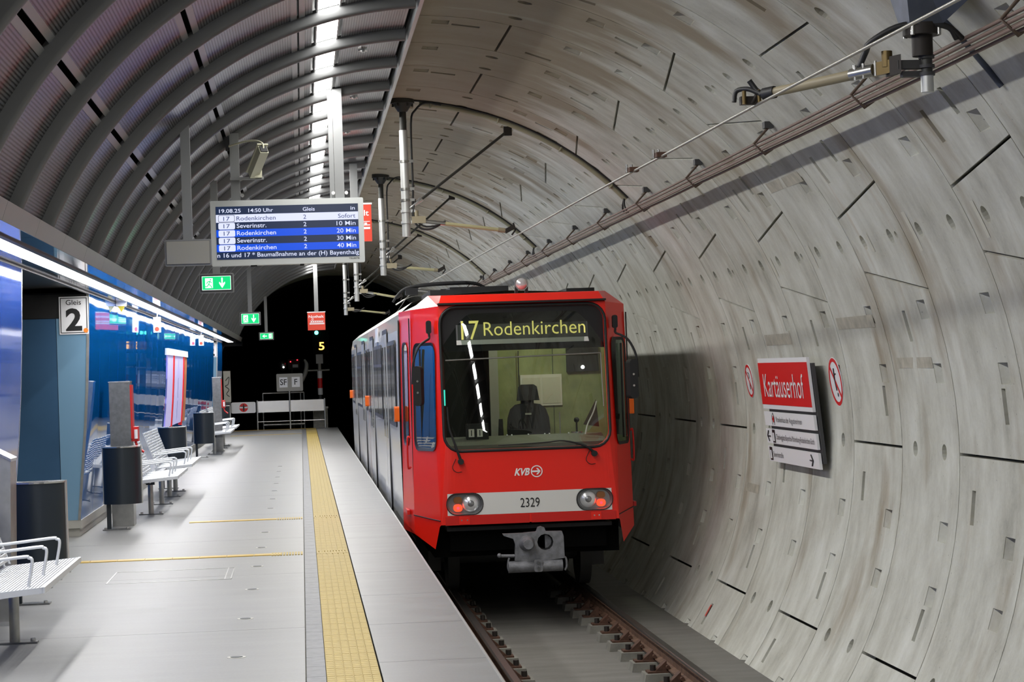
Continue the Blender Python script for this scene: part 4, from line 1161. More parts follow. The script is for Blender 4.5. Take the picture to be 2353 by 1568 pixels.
# mirrors
for s in (-1, 1):
    m_ = thing.__call__ if False else None
    bx0 = 1.0 if s < 0 else 1.0
    mo = MB().rbox(TXC+s*bx0-.028, TXC+s*bx0+.028, TYF+.19, TYF+.25, 1.98, 2.12, .02, 2, 'y').build('mirror_mount', 'black_matte', train)
    MB().tube([L(s*1.0, .19, 1.98), L(s*1.0, .18, 1.93), L(s*1.05, .10, 1.90), L(s*1.12, .05, 1.84), L(s*1.185, .0, 1.68), L(s*1.20, .0, 1.45)], .013, 6).build('mirror_arm', 'black_matte', mo)
    b = MB(); P = rrect(s*1.155, 1.43, .085, .42, .04, 4)
    b.prism([L(p[0], -.02, p[1]) for p in P], [L(p[0]-s*.035, .05, p[1]) for p in P]); b.build('mirror_head', 'black_matte', mo)
    b = MB()
    for z in (1.36, 1.48): b.cyl(L(s*1.15, -.022, z), L(s*1.15, -.028, z), .012, 8)
    b.build('mirror_bolt', 'steel_bright', mo)
# roof equipment
MB().box(TXC-.84, TXC-.47, TYF+2.4, TYF+4.2, 2.40, 2.52).build('roof_box', 'black_matte', train)
MB().box(TXC-.56, TXC+.145, TYF+3.1, TYF+5.6, 2.42, 2.575).build('roof_box', 'black_matte', train)
MB().box(TXC+.66, TXC+.98, TYF+1.6, TYF+2.5, 2.38, 2.47).build('roof_box', 'black_matte', train)
hd_ = MB().ball(L(.043, .58, 2.496), (.068, .045, .068), 18, 10).build('roof_headlamp', 'lens_clear', train)
MB().ring(Vector(L(.043, .55, 2.496)), NEGY, UP, .062, .074).cyl(L(.043, .58, 2.496), L(.043, .66, 2.496), .074, 18, .05).build('lamp_shell', 'steel_bright', hd_)
for x in (-.012, .098): MB().box(TXC+x-.016, TXC+x+.016, TYF+.56, TYF+.62, 2.38, 2.47).build('lamp_bracket', 'black_matte', hd_)
# folded pantograph
pg = MB().tube([L(-.99, 9.1, 2.60), L(-.90, 9.1, 2.72), L(-.77, 9.1, 2.80), L(-.454, 9.1, 2.845), L(.03, 9.1, 2.857), L(.24, 9.1, 2.84), L(.37, 9.1, 2.79)], [.016, .02, .026, .03, .03, .026, .016], 8).build('pantograph', 'black_matte', train)
MB().box(TXC-.80, TXC-.62, TYF+9.0, TYF+9.2, 2.70, 2.80).build('pan_head', 'black_matte', pg)
MB().tube([L(-.66, 9.1, 2.775), L(-.4, 9.2, 2.755), L(-.15, 9.3, 2.745)], .020, 8).build('pan_spring', 'steel_bright', pg)
MB().tube([L(-.95, 9.1, 2.56), L(-.72, 9.1, 2.68), L(-.45, 9.3, 2.70), L(-.1, 9.4, 2.70)], .010, 6).build('pan_link', 'steel', pg)
MB().box(TXC-.30, TXC+.42, TYF+8.7, TYF+9.6, 2.44, 2.76).build('pan_base', 'black_matte', pg)
# coupler
b = MB(); cx = .035
P = [(-.355, -.145), (-.345, -.165), (-.245, -.20), (-.225, -.26), (-.235, -.43), (-.04, -.44), (-.03, -.53), (.08, -.53), (.085, -.44), (.29, -.42), (.285, -.19), (.27, -.14), (.10, -.135), (.085, -.095), (.05, -.082), (.02, -.09), (.0, -.135), (-.15, -.145)]
cup = [(.09+.085*math.cos(t*pi/6), -.245+.085*math.sin(t*pi/6)) for t in range(12)]
V, F = cdt([(p[0]+cx, p[1]) for p in P], [[(p[0]+cx, p[1]) for p in cup]])
b.add([L(v[0], -.22, v[1]) for v in V], F)
Q = [(p[0]+cx, p[1]) for p in P]; A = [L(p[0], -.22, p[1]) for p in Q]; B = [L(p[0], -.14, p[1]) for p in Q]
b.prism(A, B, False); b.add(B, [tuple(range(len(B)))])
cp = b.build('coupler', 'coupler_iron', train)
A = [L(p[0]+cx, -.22, p[1]) for p in cup]; B = [L(.09+cx+(p[0]-.09)*.5, .06, -.245+(p[1]+.245)*.5) for p in cup]
MB().prism(A, B, False, True).add(B, [tuple(range(12))]).build('coupler_cup', 'black_matte', cp)
cone = [(-.105+cx+.085*math.cos(t*pi/6), -.25+.085*math.sin(t*pi/6)) for t in range(12)]
MB().prism([L(p[0], -.22, p[1]) for p in cone], [L(-.105+cx+(p[0]+.105-cx)*.6, -.40, -.25+(p[1]+.25)*.6) for p in cone], True, True).build('coupler_cone', 'coupler_iron', cp)
MB().cyl(L(-.27, -.20, -.495), L(.30, -.20, -.495), .062, 16).build('coupler_cylinder', 'coupler_iron', cp)
MB().rbox(TXC-.005, TXC+.085, TYF-.275, TYF-.255, -.55, -.42, .02, 2, 'y').build('coupler_bracket', 'coupler_iron', cp)
for z in (-.455, -.515): MB().cyl(L(.04, -.29, z), L(.04, -.27, z), .018, 8).build('coupler_bolt', 'steel_brushed', cp)
for s in (-1, 1): MB().tube([L(cx+s*.27-.02, -.2, -.40), L(cx+s*.30, -.2, -.42), L(cx+s*.31, -.2, -.50), L(cx+s*.29, -.2, -.55)], .012, 6).build('coupler_hook', 'coupler_iron', cp)
MB().cyl(L(-.34, -.2, -.375), L(-.20, -.2, -.38), .018, 8).ball(L(-.36, -.2, -.37), .025, 8, 6).build('coupler_valve', 'coupler_iron', cp)
MB().box(TXC-.06, TXC+.13, TYF-.14, TYF+.9, -.36, -.16).build('coupler_shank', 'dim_grey', cp)
# underframe and front bogie
MB().box(TXC-1.0, TXC+1.0, TYF+.45, TYF+23.5, -.42, -.10).build('underframe', 'void_black', train)
MB().box(TXC-.84, TXC+.84, TYF+.28, TYF+.36, -.35, -.05).build('buffer_beam', 'void_black', train)
bg = MB().box(TXC-1.0, TXC-.86, TYF+1.7, TYF+4.4, -.68, -.45).box(TXC+.86, TXC+1.0, TYF+1.7, TYF+4.4, -.68, -.45).box(TXC-.9, TXC+.9, TYF+2.8, TYF+3.3, -.68, -.42).build('bogie', 'dim_grey', train)
for y_ in (2.0, 4.1):
    for s in (-1, 1):
        x = (RLX if s < 0 else RRX)
        MB().cyl((x-.065, TYF+y_, RZ+.37), (x+.065, TYF+y_, RZ+.37), .37, 28).build('wheel', 'dim_grey', bg)
    MB().cyl((RLX, TYF+y_, RZ+.37), (RRX, TYF+y_, RZ+.37), .08, 12).build('axle', 'dim_grey', bg)
# added fill light to brighten the cab, no lamp fitting there
ld = bpy.data.lights.new('cab_fill', 'POINT'); ld.energy = 27.0; ld.color = (.92, 1.0, .72); ld.shadow_soft_size = .15
lo = bpy.data.objects.new('cab_fill', ld); COL.objects.link(lo); lo.parent = train; lo.location = Vector(L(.35, .9, 2.15))-Vector((TXC, TYF, RZ))

# ================================================================== OVERHEAD LINE
WIRE = [(2.80, 3.0), (2.67, 8.51), (2.577, 11.93), (2.52, 14.86), (2.45, 18.2), (2.366, 23.8), (2.19, 33.9), (2.10, 41.6), (2.3, 50.0), (2.5, 62.0), (2.4, 90.0)]
WZ = 3.025
wire = MB().tube([(x, y, WZ) for x, y in WIRE], .0085, 6).build('contact_wire', 'wire_metal')
tag(wire, 'taut overhead contact wire running above the train', 'wire')
for yy, lb in ((14.86, 'small bolted clamp on the contact wire, nearer of two'), (15.95, 'small bolted clamp on the contact wire, farther of two')):
    x = 2.52-(yy-14.86)*.021
    t = thing('wire_clamp', (x, yy, WZ), lb, 'clamp', 'clamps on the contact wire')
    MB().box(x-.035, x+.035, yy-.05, yy+.05, WZ-.005, WZ+.028).build('clamp_body', 'rust_clip', t)
    for dx in (-.05, -.015): MB().cyl((x+dx, yy, WZ-.012), (x+dx, yy, WZ+.05), .009, 6).build('clamp_bolt', 'steel_bright', t)
def drop_post(x, yy, zb, arm, label, brace=True, zmid=None):
    ztop = TZ+math.sqrt(TR**2-(x-TX)**2); zmid = zmid or zb+1.15
    t = thing('catenary_post', (x, yy, zb), label, 'catenary post', 'catenary drop posts')
    MB().cyl((x, yy, ztop+.01), (x, yy, ztop-.05), .13, 14).cyl((x, yy, ztop-.05), (x, yy, ztop-.14), .11, 14, .05).build('flange', 'post_dark', t)
    b = MB()
    for k in range(6): a = k*pi/3; b.cyl((x+.105*math.cos(a), yy+.105*math.sin(a), ztop-.085), (x+.105*math.cos(a), yy+.105*math.sin(a), ztop-.05), .012, 6)
    stuff(b.build('flange_bolts', 'post_dark', t))
    MB().cyl((x, yy, ztop-.13), (x, yy, zmid), .038, 12).build('upper_tube', 'post_dark', t)
    MB().cyl((x, yy, zmid), (x, yy, zb), .045, 14).build('lower_tube', 'post_alu', t)
    for z in (zb+.14, zb+.26, zb+.38, zb+.50, zb+.80):
        c = MB().cyl((x, yy, z), (x, yy, z+.025), .056, 12).box(x+.05, x+.10, yy-.02, yy+.02, z, z+.03).build('pipe_clamp', 'post_alu' if z < zb+.3 else 'steel', t)
    # feeder hose down the post
    xc = x+.085
    MB().tube([(x+.42, yy, ztop-.075), (x+.25, yy, ztop-.045), (x+.14, yy, ztop-.12), (xc, yy, ztop-.27), (xc, yy, zb+.55), (xc-.01, yy, zb+.30), (xc, yy-.02, zb+.17), (xc+.08, yy-.02, zb+.08), (xc+.20, yy-.02, zb+.08), (xc+.33, yy, zb+.15)], .012, 7).build('feeder_hose', 'cable_black', t)
    MB().tube([(xc+.02, yy, zb+.40), (xc-.005, yy-.02, zb+.22), (xc+.10, yy-.02, zb+.11), (xc+.24, yy-.02, zb+.11), (xc+.34, yy, zb+.155)], .010, 7).build('feeder_hose', 'cable_black', t)
    # insulated arm
    (ax, az), (bx, bz) = arm; d = Vector((bx-ax, 0, bz-az))
    p = lambda k: (ax+d.x*k, yy, az+d.z*k)
    MB().box(ax-.05, ax+.10, yy-.035, yy+.035, az-.03, az+.045).cyl((ax-.0, yy, az+.03), (ax-.0, yy, az+.11), .025, 8).build('arm_hinge', 'insulator_tan', t)
    MB().cyl(p(.10), p(.32), .026, 10).build('arm_socket', 'steel', t)
    MB().cyl(p(.30), p(.95), .022, 10).build('arm_tube', 'insulator', t)
    MB().cyl(p(.92), p(1.0), .028, 10).build('arm_cap', 'insulator_tan', t)
    e = p(1.0)
    MB().obox((e[0]+.05, yy, e[2]+.015), (1, 0, .5), (0, 1, 0), (-.5, 0, 1), .12, .05, .05).tube([(e[0]+.09, yy, e[2]+.08), (e[0]+.11, yy, e[2]), (e[0]+.07, yy, e[2]-.05)], .010, 6).build('wire_grip', 'bolt_dark', t)
    if brace:
        q = Vector(TP(22.6, yy+.5, TR-.05)); a = Vector((x+.12, yy, zb+.36))
        MB().tube([a, q], .016, 8).build('brace', 'post_dark', t)
        MB().obox(q, (0, 1, 0), (1, 0, 0), (0, 0, 1), .06, .09, .10).build('brace_foot', 'bolt_dark', t)
        MB().tube([(x+.03, yy, zb+.30), a, a+(q-a)*.05], [.012, .02, .03], 7).build('brace_joint', 'steel_bright', t)
    return t
drop_post(1.178, 23.5, 3.045, ((1.29, 3.215), (2.25, 3.082)), 'nearest grey catenary drop post beside the canopy edge')
drop_post(1.268, 32.5, 3.022, ((1.37, 3.155), (2.08, 3.075)), 'second catenary drop post behind the nearest one')
drop_post(1.10, 41.6, 2.935, ((1.21, 3.12), (1.86, 2.99)), 'third catenary drop post above the train roof')
drop_post(1.06, 50.0, 2.892, ((1.15, 3.018), (1.96, 2.91)), 'farthest catenary drop post against the black tunnel')
# conduits following the lining
for i, (yy, lb) in enumerate(((23.55, 'nearest curved conduit on the tunnel lining'), (32.85, 'second curved conduit on the tunnel lining'), (42.0, 'farthest curved conduit on the tunnel lining'))):
    t = thing('wall_conduit', TP(7, yy, TR-.03), lb, 'conduit', 'curved conduits on the lining')
    MB().tube([TP(6+40.5*k/26, yy, TR-.032) for k in range(27)], .030, 8).build('conduit_tube', 'conduit', t)
    MB().tube([TP(5+41.5*k/26, yy-.052, TR-.012) for k in range(27)], .010, 6).build('conduit_cable', 'cable_black', t)
    for th in (8, 20, 32, 43): MB().tube([TP(th, yy+.045, TR), TP(th, yy+.04, TR-.055), TP(th, yy-.04, TR-.055), TP(th, yy-.045, TR)], .012, 5).build('saddle', 'conduit', t)
    for sg in (-1, 1):
        MB().tube([TP(46, yy, TR-.03), TP(46.9, yy+.06*sg-.02, TR-.10), TP(47.7, yy+.10*sg-.03, TR-.13), TP(48.3, yy+.05*sg, TR-.12)], .010, 6).build('drop_cable', 'cable_black', t)
# cable bundle along the wall
cb = thing('cable_bundle', TP(48.2, 8, TR-.16), 'reddish cable bundle on brackets along the tunnel wall', 'cable bundle')
YBR = [10.45+2.952*i for i in range(18)]
for j, (th, off) in enumerate(((47.35, .165), (47.75, .185), (48.35, .185), (48.9, .165), (48.5, .14))):
    path = []
    yy = 4.0
    while yy < 62:
        ph = ((yy-10.45) % 2.952)/2.952; sag = .012*math.sin(pi*ph)*(1+.3*j)
        path.append(TP(th+sag*8/1.0*.18, yy, TR-off-sag*.2)); yy += .492
    MB().tube(path, 0.0105 if j < 4 else .013, 6).build('cable', 'cable_brown', cb)
for yy in YBR:
    o = MB().tube([TP(46.9, yy, TR), TP(47.1, yy, TR-.20), TP(49.1, yy, TR-.19), TP(49.2, yy, TR-.12)], .011, 6, True, True).build('bracket', 'bracket_brown', cb)
    q = TP(46.7, yy, TR-.02); MB().box(q[0]-.035, q[0]+.035, yy-.045, yy+.045, q[2]-.025, q[2]+.025).build('bracket_foot', 'dim_grey', o)
# near support with hoses at the upper right
sp_ = thing('catenary_bracket', TP(40.5, 11.25, TR), 'dark catenary bracket with hoses hanging from the tunnel lining', 'catenary bracket')
hx, hy, hz = 3.315, 11.2, 3.285
A = [TP(36.5, 10.95, TR), TP(45.0, 10.95, TR), TP(45.0, 11.5, TR), TP(36.5, 11.5, TR)]
B = [(hx-.09, hy-.09, hz+.05), (hx+.09, hy-.09, hz+.05), (hx+.09, hy+.09, hz+.05), (hx-.09, hy+.09, hz+.05)]
MB().prism(A, B).build('bracket_plate', 'steel_plate_blue', sp_)
MB().tube([TP(44.5+.5*k, 11.66, TR-.012) for k in range(19)], .022, 4).build('wall_strap', 'steel_plate_blue', sp_)
MB().cyl((hx, hy, hz+.06), (hx, hy, hz-.0), .10, 12).cyl((hx, hy, hz), (hx, hy, hz-.11), .055, 12).build('hub', 'bolt_dark', sp_)
MB().cyl((hx+.02, hy, hz-.05), (hx+.02, hy, hz-.22), .030, 12).build('drop_tube', 'post_dark', sp_)
MB().cyl((hx+.02, hy, hz-.20), (hx+.02, hy, hz-.30), .034, 14).build('drop_sleeve', 'post_alu', sp_)
e1, e2 = Vector((hx-.20, hy+.12, hz-.155)), Vector((2.605, 11.88, 3.075))
d = e2-e1; p = lambda k: e1+d*k
MB().obox(p(-.05), d, (0, 1, 0), (0, 0, 1), .16, .07, .07).cyl(p(-.06)+Vector((0, 0, .0)), p(-.06)+Vector((0, 0, .085)), .03, 10).build('arm_hinge', 'brass', sp_)
MB().obox(Vector((hx-.05, hy+.03, hz-.15)), (1, 0, 0), (0, 1, 0), (0, 0, 1), .17, .06, .045).obox(Vector((hx-.04, hy+.03, hz-.20)), (1, 0, 0), (0, 1, 0), (0, 0, 1), .14, .05, .03).build('hinge_fork', 'dim_grey', sp_)
MB().cyl(p(.05), p(.24), .034, 10).build('arm_socket', 'steel', sp_)
MB().cyl(p(.22), p(.92), .029, 12, .026).build('arm_tube', 'insulator_tan', sp_)
MB().cyl(p(.90), p(1.0), .035, 10).build('arm_cap', 'cable_black', sp_)
MB().tube([p(1.0), p(1.06)+Vector((0, 0, .02)), Vector((2.53, 11.95, 3.115)), Vector((2.475, 12.0, 3.11)), Vector((2.46, 12.0, 3.05))], .014, 7).build('jumper_hose', 'cable_black', sp_)
MB().tube([p(1.02), Vector((2.57, 11.93, 3.11)), Vector((2.535, 11.93, 3.16))], .016, 7).build('jumper_hose', 'cable_black', sp_)
MB().obox(Vector((2.535, 11.95, 3.05)), (1, 0, 0), (0, 1, 0), (0, 0, 1), .10, .05, .045).tube([(2.585, 11.93, 3.10), (2.56, 11.93, 3.05), (2.545, 11.93, 3.03)], .012, 6).build('wire_grip', 'bolt_dark', sp_)
for k, o in ((0, .0), (1, .03)):
    MB().tube([p(.17)+Vector((0, 0, .03)), p(.08)+Vector((-.02, o, .10)), Vector((hx-.26, hy+.05+o, hz-.02)), Vector((hx-.14, hy-.02+o, hz+.045)), Vector((hx-.0, hy-.06, hz+.055)), Vector((hx+.12, hy-.08, hz+.03)), Vector((hx+.17+o, hy-.06, hz-.03))], .016, 8).build('feeder_hose', 'cable_black', sp_)

for dx, dy in ((-.07, -.07), (.07, -.07), (.07, .07), (-.07, .07)): MB().cyl((hx+dx, hy+dy, hz-.005), (hx+dx, hy+dy, hz+.085), .011, 6).build('hub_bolt', 'steel_bright', sp_)
for z in (hz-.105, hz-.155, hz-.195): MB().cyl((hx+.02, hy, z), (hx+.02, hy, z-.018), .042, 12).build('tube_clamp', 'dim_grey', sp_)
for k in (.05, .15, .22): MB().cyl(p(k)+Vector((0, -.03, -.035)), p(k)+Vector((0, -.03, .045)), .009, 6).build('socket_bolt', 'steel_bright', sp_)
MB().obox(p(-.11), d, (0, 1, 0), (0, 0, 1), .07, .085, .10).build('hinge_block', 'bolt_dark', sp_)
for x_, z_ in ((2.585, 3.06), (2.50, 3.055)): MB().cyl((x_, 11.91, z_-.03), (x_, 11.91, z_+.045), .012, 6).build('grip_bolt', 'brass', sp_)

# ================================================================== HANGING SIGNS
def hanger(x0, x1, yy, z0, z1, t, d=.05, m='hanger_grey', name='hanger'):
    o = MB().box(x0, x1, yy-d/2, yy+d/2, z0, z1).build(name, m, t)
    return o
# departure display
DY = 20.95
dd = thing('departure_display', (-.085, DY, 2.655), 'large departure screen listing line 17 trains, hung from the canopy', 'display screen')
MB().rbox(-.818, .643, DY, DY+.14, 2.657, 3.280, .012, 2, 'y').build('housing', 'sign_frame', dd)
scx0, scx1, scz0, scz1 = -.766, .591, 2.716, 3.223
MB().box(scx0, scx1, DY-.004, DY, scz0, scz1).build('screen', 'scr_dark', dd)
rows = [scz1-.0755-.0745]+[0]*4
zr = scz1-.078
rowh = [.0745, .0705, .0705, .0705, .0705]
cols = ['scr_white', 'scr_dark', 'scr_blue', 'scr_dark', 'scr_blue']
tx = lambda s, x, z, h, w, al, m, bd: text(s, (x, DY-.0085, z), XR, UP, h, w, al, bd, m, dd)
tx('19.08.25', scx0+.032, zr+.018, .036, .205, 'l', 'scr_white', .008); tx('14:50 Uhr', scx0+.31, zr+.018, .036, .235, 'l', 'scr_white', .008)
tx('Gleis', scx0+.828, zr+.018, .036, .115, 'l', 'scr_white', .008); tx('in', scx1-.03, zr+.018, .036, .042, 'r', 'scr_white', .008)
names = ['Rodenkirchen', 'Severinstr.', 'Rodenkirchen', 'Severinstr.', 'Rodenkirchen']; tm = ['Sofort', '10 Min', '20 Min', '30 Min', '40 Min']
for i in range(5):
    z1_ = zr; z0_ = zr-rowh[i]; zr = z0_
    MB().box(scx0, scx1, DY-.005, DY-.004, z0_, z1_).build('screen_row', cols[i], dd) if cols[i] != 'scr_dark' else None
    bx_ = MB(); P = rrect(scx0+.10, (z0_+z1_)/2, .158, rowh[i]-.008, .014, 3); V, F = cdt(P, [])
    bx_.add([(v[0], DY-.0055, v[1]) for v in V], F); bx_.build('line_badge', 'black_text' if i == 0 else 'scr_white', dd)
    if i == 0:
        P = rrect(scx0+.10, (z0_+z1_)/2, .150, rowh[i]-.016, .012, 3); V, F = cdt(P, [])
        MB().add([(v[0], DY-.0062, v[1]) for v in V], F).build('line_badge', 'scr_white', dd)
    m_ = 'scr_text' if i == 0 else 'scr_white'
    if 'scr_text' not in MATS: mat('scr_text', (0, 0, 0), .4, emit=(.012, .03, .14), es=1.0)
    zb_ = z0_+.016; bd = .0 if i == 0 else .008
    tx('17', scx0+.10, zb_, .039, .06, 'c', 'scr_text', .0)
    tx(names[i], scx0+.195, zb_, .041, .372 if i % 2 == 0 else .282, 'l', m_, bd)
    tx('2', scx0+.845, zb_, .041, .028, 'c', m_, bd)
    tx(tm[i], scx1-.028, zb_, .041, .165 if i == 0 else .182, 'r', m_, 0.0 if i == 0 else .003)
tx('n 16 und 17 * Baumaßnahme an der (H) Bayenthalg', scx0+.004, scz0+.020, .041, scx1-scx0-.008, 'l', 'scr_white', .006)
text('TELESTE', (.59, DY-.002, 2.690), XR, UP, .013, .10, 'r', .02, 'black_text', dd)
hanger(-.617, -.530, DY+.07, 3.28, 3.93, dd); hanger(.378, .468, DY+.07, 3.28, 4.34, dd)
hanger(.33, .375, DY+.10, 3.28, 4.30, dd, .03)
for x in (-.51, .36, .485): MB().cyl((x, DY+.05, 3.33), (x, DY+.02, 3.33), .018, 8).build('bolt', 'steel_bright', dd)
MB().box(-.45, -.39, DY+.02, DY+.10, 2.645, 2.657).box(.02, .06, DY+.02, DY+.10, 2.640, 2.657).build('underside_port', 'black_matte', dd)

# exit signs
def exit_sign(yy, x0, x1, z0, z1, hz, label, arrow='down', lit=True):
    t = thing('exit_sign', ((x0+x1)/2, yy, z0), label, 'exit sign', 'hanging escape route signs')
    cx = (x0+x1)/2; w = x1-x0; h = z1-z0
    MB().rbox(x0, x1, yy, yy+.08, z0, z1, .008, 2, 'y').build('housing', 'hanger_grey', t)
    MB().box(x0+.012, x1-.012, yy-.006, yy, z0+.012, z1-.012).build('bezel', 'dim_grey', t)
    hanger(cx-.038, cx+.038, yy+.04, z1, hz, t)
    if not lit:
        MB().box(x0+.014, x1-.014, yy-.010, yy-.006, z0+.014, z1-.014).build('back_plate', 'sign_grey_dull', t); return t
    g0, g1, e0, e1 = x0+.034, x1-.034, z0+.034, z1-.034
    MB().box(g0-.004, g1+.004, yy-.008, yy-.006, e0-.004, e1+.004).build('rim', 'exit_white', t)
    MB().box(g0, g1, yy-.010, yy-.008, e0, e1).build('green_panel', 'exit_green', t)
    gw, gh = g1-g0, e1-e0
    dx0, dx1 = (g0+gw*.10, g0+gw*.37) if arrow == 'down' else (g1-gw*.30, g1-gw*.07)
    dr_ = MB(); dr_.box(dx0, dx1, yy-.012, yy-.010, e0+gh*.12, e1-gh*.12); pic = dr_.build('door_pictogram', 'exit_white', t)
    q = lambda u, v: (dx0+(dx1-dx0)*u, yy-.013, e0+gh*(.12+.76*v))
    mn = MB()
    mn.disc((q(.70, .84)), NEGY, UP, gh*.055, None, 10)
    for a, b_ in (((.30, .62), (.62, .70)), ((.62, .70), (.45, .38)), ((.45, .38), (.72, .25)), ((.72, .25), (.88, .02)), ((.45, .38), (.22, .14)), ((.22, .14), (.0, .16)), ((.30, .62), (.20, .42)), ((.62, .70), (.85, .52))):
        A_, B_ = Vector(q(*a)), Vector(q(*b_)); dn = (B_-A_).normalized().cross(Vector((0, 1, 0)))*gh*.033
        mn.add([A_+dn, A_-dn, B_-dn, B_+dn], [(0, 1, 2, 3)])
    mn.build('running_figure', 'exit_green', pic)
    ar = MB()
    if arrow == 'down':
        c = g0+gw*.70; k = gh*.40; zc = (e0+e1)/2
        pts = [(-.12*k, k), (.12*k, k), (.12*k, -.15*k), (.55*k, .22*k), (.55*k, -.12*k), (0, -k), (-.55*k, -.12*k), (-.55*k, .22*k), (-.12*k, -.15*k)]
    else:
        c = g0+gw*.36; k = gh*.40; zc = (e0+e1)/2
        pts = [(-1.1*k, 0), (-.2*k, .7*k), (.1*k, .7*k), (-.35*k, .2*k), (k, .2*k), (k, -.2*k), (-.35*k, -.2*k), (.1*k, -.7*k), (-.2*k, -.7*k)]
    V, F = cdt(pts, []); ar.add([(c+v[0], yy-.013, zc+v[1]) for v in V], F); ar.build('arrow', 'exit_white', t)
    return t
exit_sign(17.83, -1.071, -.696, 2.512, 2.725, 3.72, 'unlit grey back of a hanging sign left of the departure screen', lit=False)
exit_sign(23.7, -1.067, -.697, 2.506, 2.715, 3.72, 'green escape sign with down arrow directly below the departure screen')
exit_sign(41.2, -1.12, -.730, 2.533, 2.780, 3.69, 'green escape sign with down arrow at the canopy end')
exit_sign(57.4, -1.075, -.690, 2.490, 2.700, 3.64, 'smallest green escape sign with left arrow before the black tunnel', 'left')

# emergency stop boards
def nothalt(yy, x0, x1, z0, z1, hx_, hz_, label):
    t = thing('stop_board', ((x0+x1)/2, yy, z0), label, 'sign', 'red emergency stop boards')
    w, h = x1-x0, z1-z0
    MB().box(x0, x1, yy, yy+.03, z0, z1).build('board', 'sign_red_orange', t)
    MB().box(x0-.01, x1+.01, yy-.005, yy+.035, z1, z1+.022).build('top_rail', 'sign_white', t)
    hanger(hx_-.05, hx_+.05, yy+.015, z1+.02, hz_, t)
    text('Nothalt', (x0+w*.06, yy-.003, z1-h*.30), XR, UP, h*.15, w*.86, 'l', .015, 'white_text', t)
    f = lambda u, v: (x0+w*u, yy-.003, z0+h*v)
    pm = MB()
    for a, c, e, g_ in ((.10, .95, .33, .39), (.12, .95, .43, .455), (.12, .95, .53, .545)): pm.add([f(a, e), f(c, e), f(c, g_), f(a, g_)], [(0, 1, 2, 3)])
    for k in range(6): pm.add([f(.18+.12*k, .46), f(.26+.12*k, .46), f(.26+.12*k, .51), f(.18+.12*k, .51)], [(0, 1, 2, 3)])
    c = Vector(f(.28, .62)); rr_ = w*.07
    pm.add([c+Vector((rr_, 0, 0)), c+Vector((0, 0, rr_)), c-Vector((rr_, 0, 0)), c-Vector((0, 0, rr_)), c+Vector((rr_*.6, 0, 0)), c+Vector((0, 0, rr_*.6)), c-Vector((rr_*.6, 0, 0)), c-Vector((0, 0, rr_*.6))], [(0, 1, 5, 4), (1, 2, 6, 5), (2, 3, 7, 6), (3, 0, 4, 7)])
    pm.build('pictogram', 'white_text', t)
nothalt(54.3, .195, .630, 2.652, 3.09, .42, 4.33, 'red Nothalt board on a pole before the black tunnel')
nothalt(28.9, .55, .991, 3.325, 3.815, .77, 4.36, 'red Nothalt board half hidden behind the departure screen')

# surveillance camera beside the display hanger
cc = thing('security_camera', (-.31, 20.80, 3.48), 'cream security camera on a bracket above the departure screen', 'camera')
MB().box(-.62, -.30, 20.93, 20.97, 3.475, 3.50).build('bracket_arm', 'hanger_grey', cc)
a, c = Vector((-.40, 20.95, 3.52)), Vector((-.29, 20.68, 3.735))
dv = (c-a).normalized(); sd = dv.cross(Vector((0, 0, 1))).normalized(); up_ = sd.cross(dv)
MB().obox((a+c)/2, dv, sd, up_, (c-a).length, .085, .085).build('camera_body', 'cctv_cream', cc)
MB().obox((a+c)/2+up_*.052, dv, sd, up_, (c-a).length*1.1, .11, .012).build('sun_shield', 'cctv_cream', cc)
MB().obox(c+dv*.005, dv, sd, up_, .012, .07, .07).build('rear_cover', 'black_matte', cc)
MB().box(-.385, -.315, 20.90, 20.97, 3.49, 3.58).build('swivel', 'cctv_cream', cc)
MB().tube([c, c+Vector((-.01, .02, .06)), c+Vector((-.08, .1, .095)), c+Vector((-.2, .2, .095)), Vector((-.64, 20.99, 3.80))], .009, 7).build('camera_cable', 'cctv_cream', cc)
MB().box(-.655, -.625, 20.97, 21.01, 3.76, 3.90).build('cable_gland', 'black_matte', cc)

# ================================================================== WALL SIGNS
def wallplane(y, z, off=0.0):
    """flat sign plane hung in front of the curved wall, leaning with it"""
    return (4.407+(1.6-z)*.093-off, y, z)
ks = thing('station_sign', wallplane(19.78, .60), 'red and white station name sign Kartäuserhof on the tunnel wall', 'sign')
KR, KU = Vector((0, -1, 0)), Vector((-.093, 0, 1)).normalized()
def slab(y0, y1, z0, z1, m, name, par, off=0.0, th=.028):
    A = [wallplane(y0, z0, off), wallplane(y1, z0, off), wallplane(y1, z1, off), wallplane(y0, z1, off)]
    return MB().prism(A, [(p[0]+th, p[1], p[2]) for p in A]).build(name, m, par)
nb1 = slab(20.80, 18.75, 1.118, 1.603, 'sign_white', 'name_board', ks)
slab(20.80, 18.75, 1.160, 1.560, 'sign_red', 'red_field', nb1, .003, .003)
text('Kartäuserhof', wallplane(20.62, 1.235, .007), KR, KU, .225, 1.66, 'l', -.003, 'white_text', nb1)
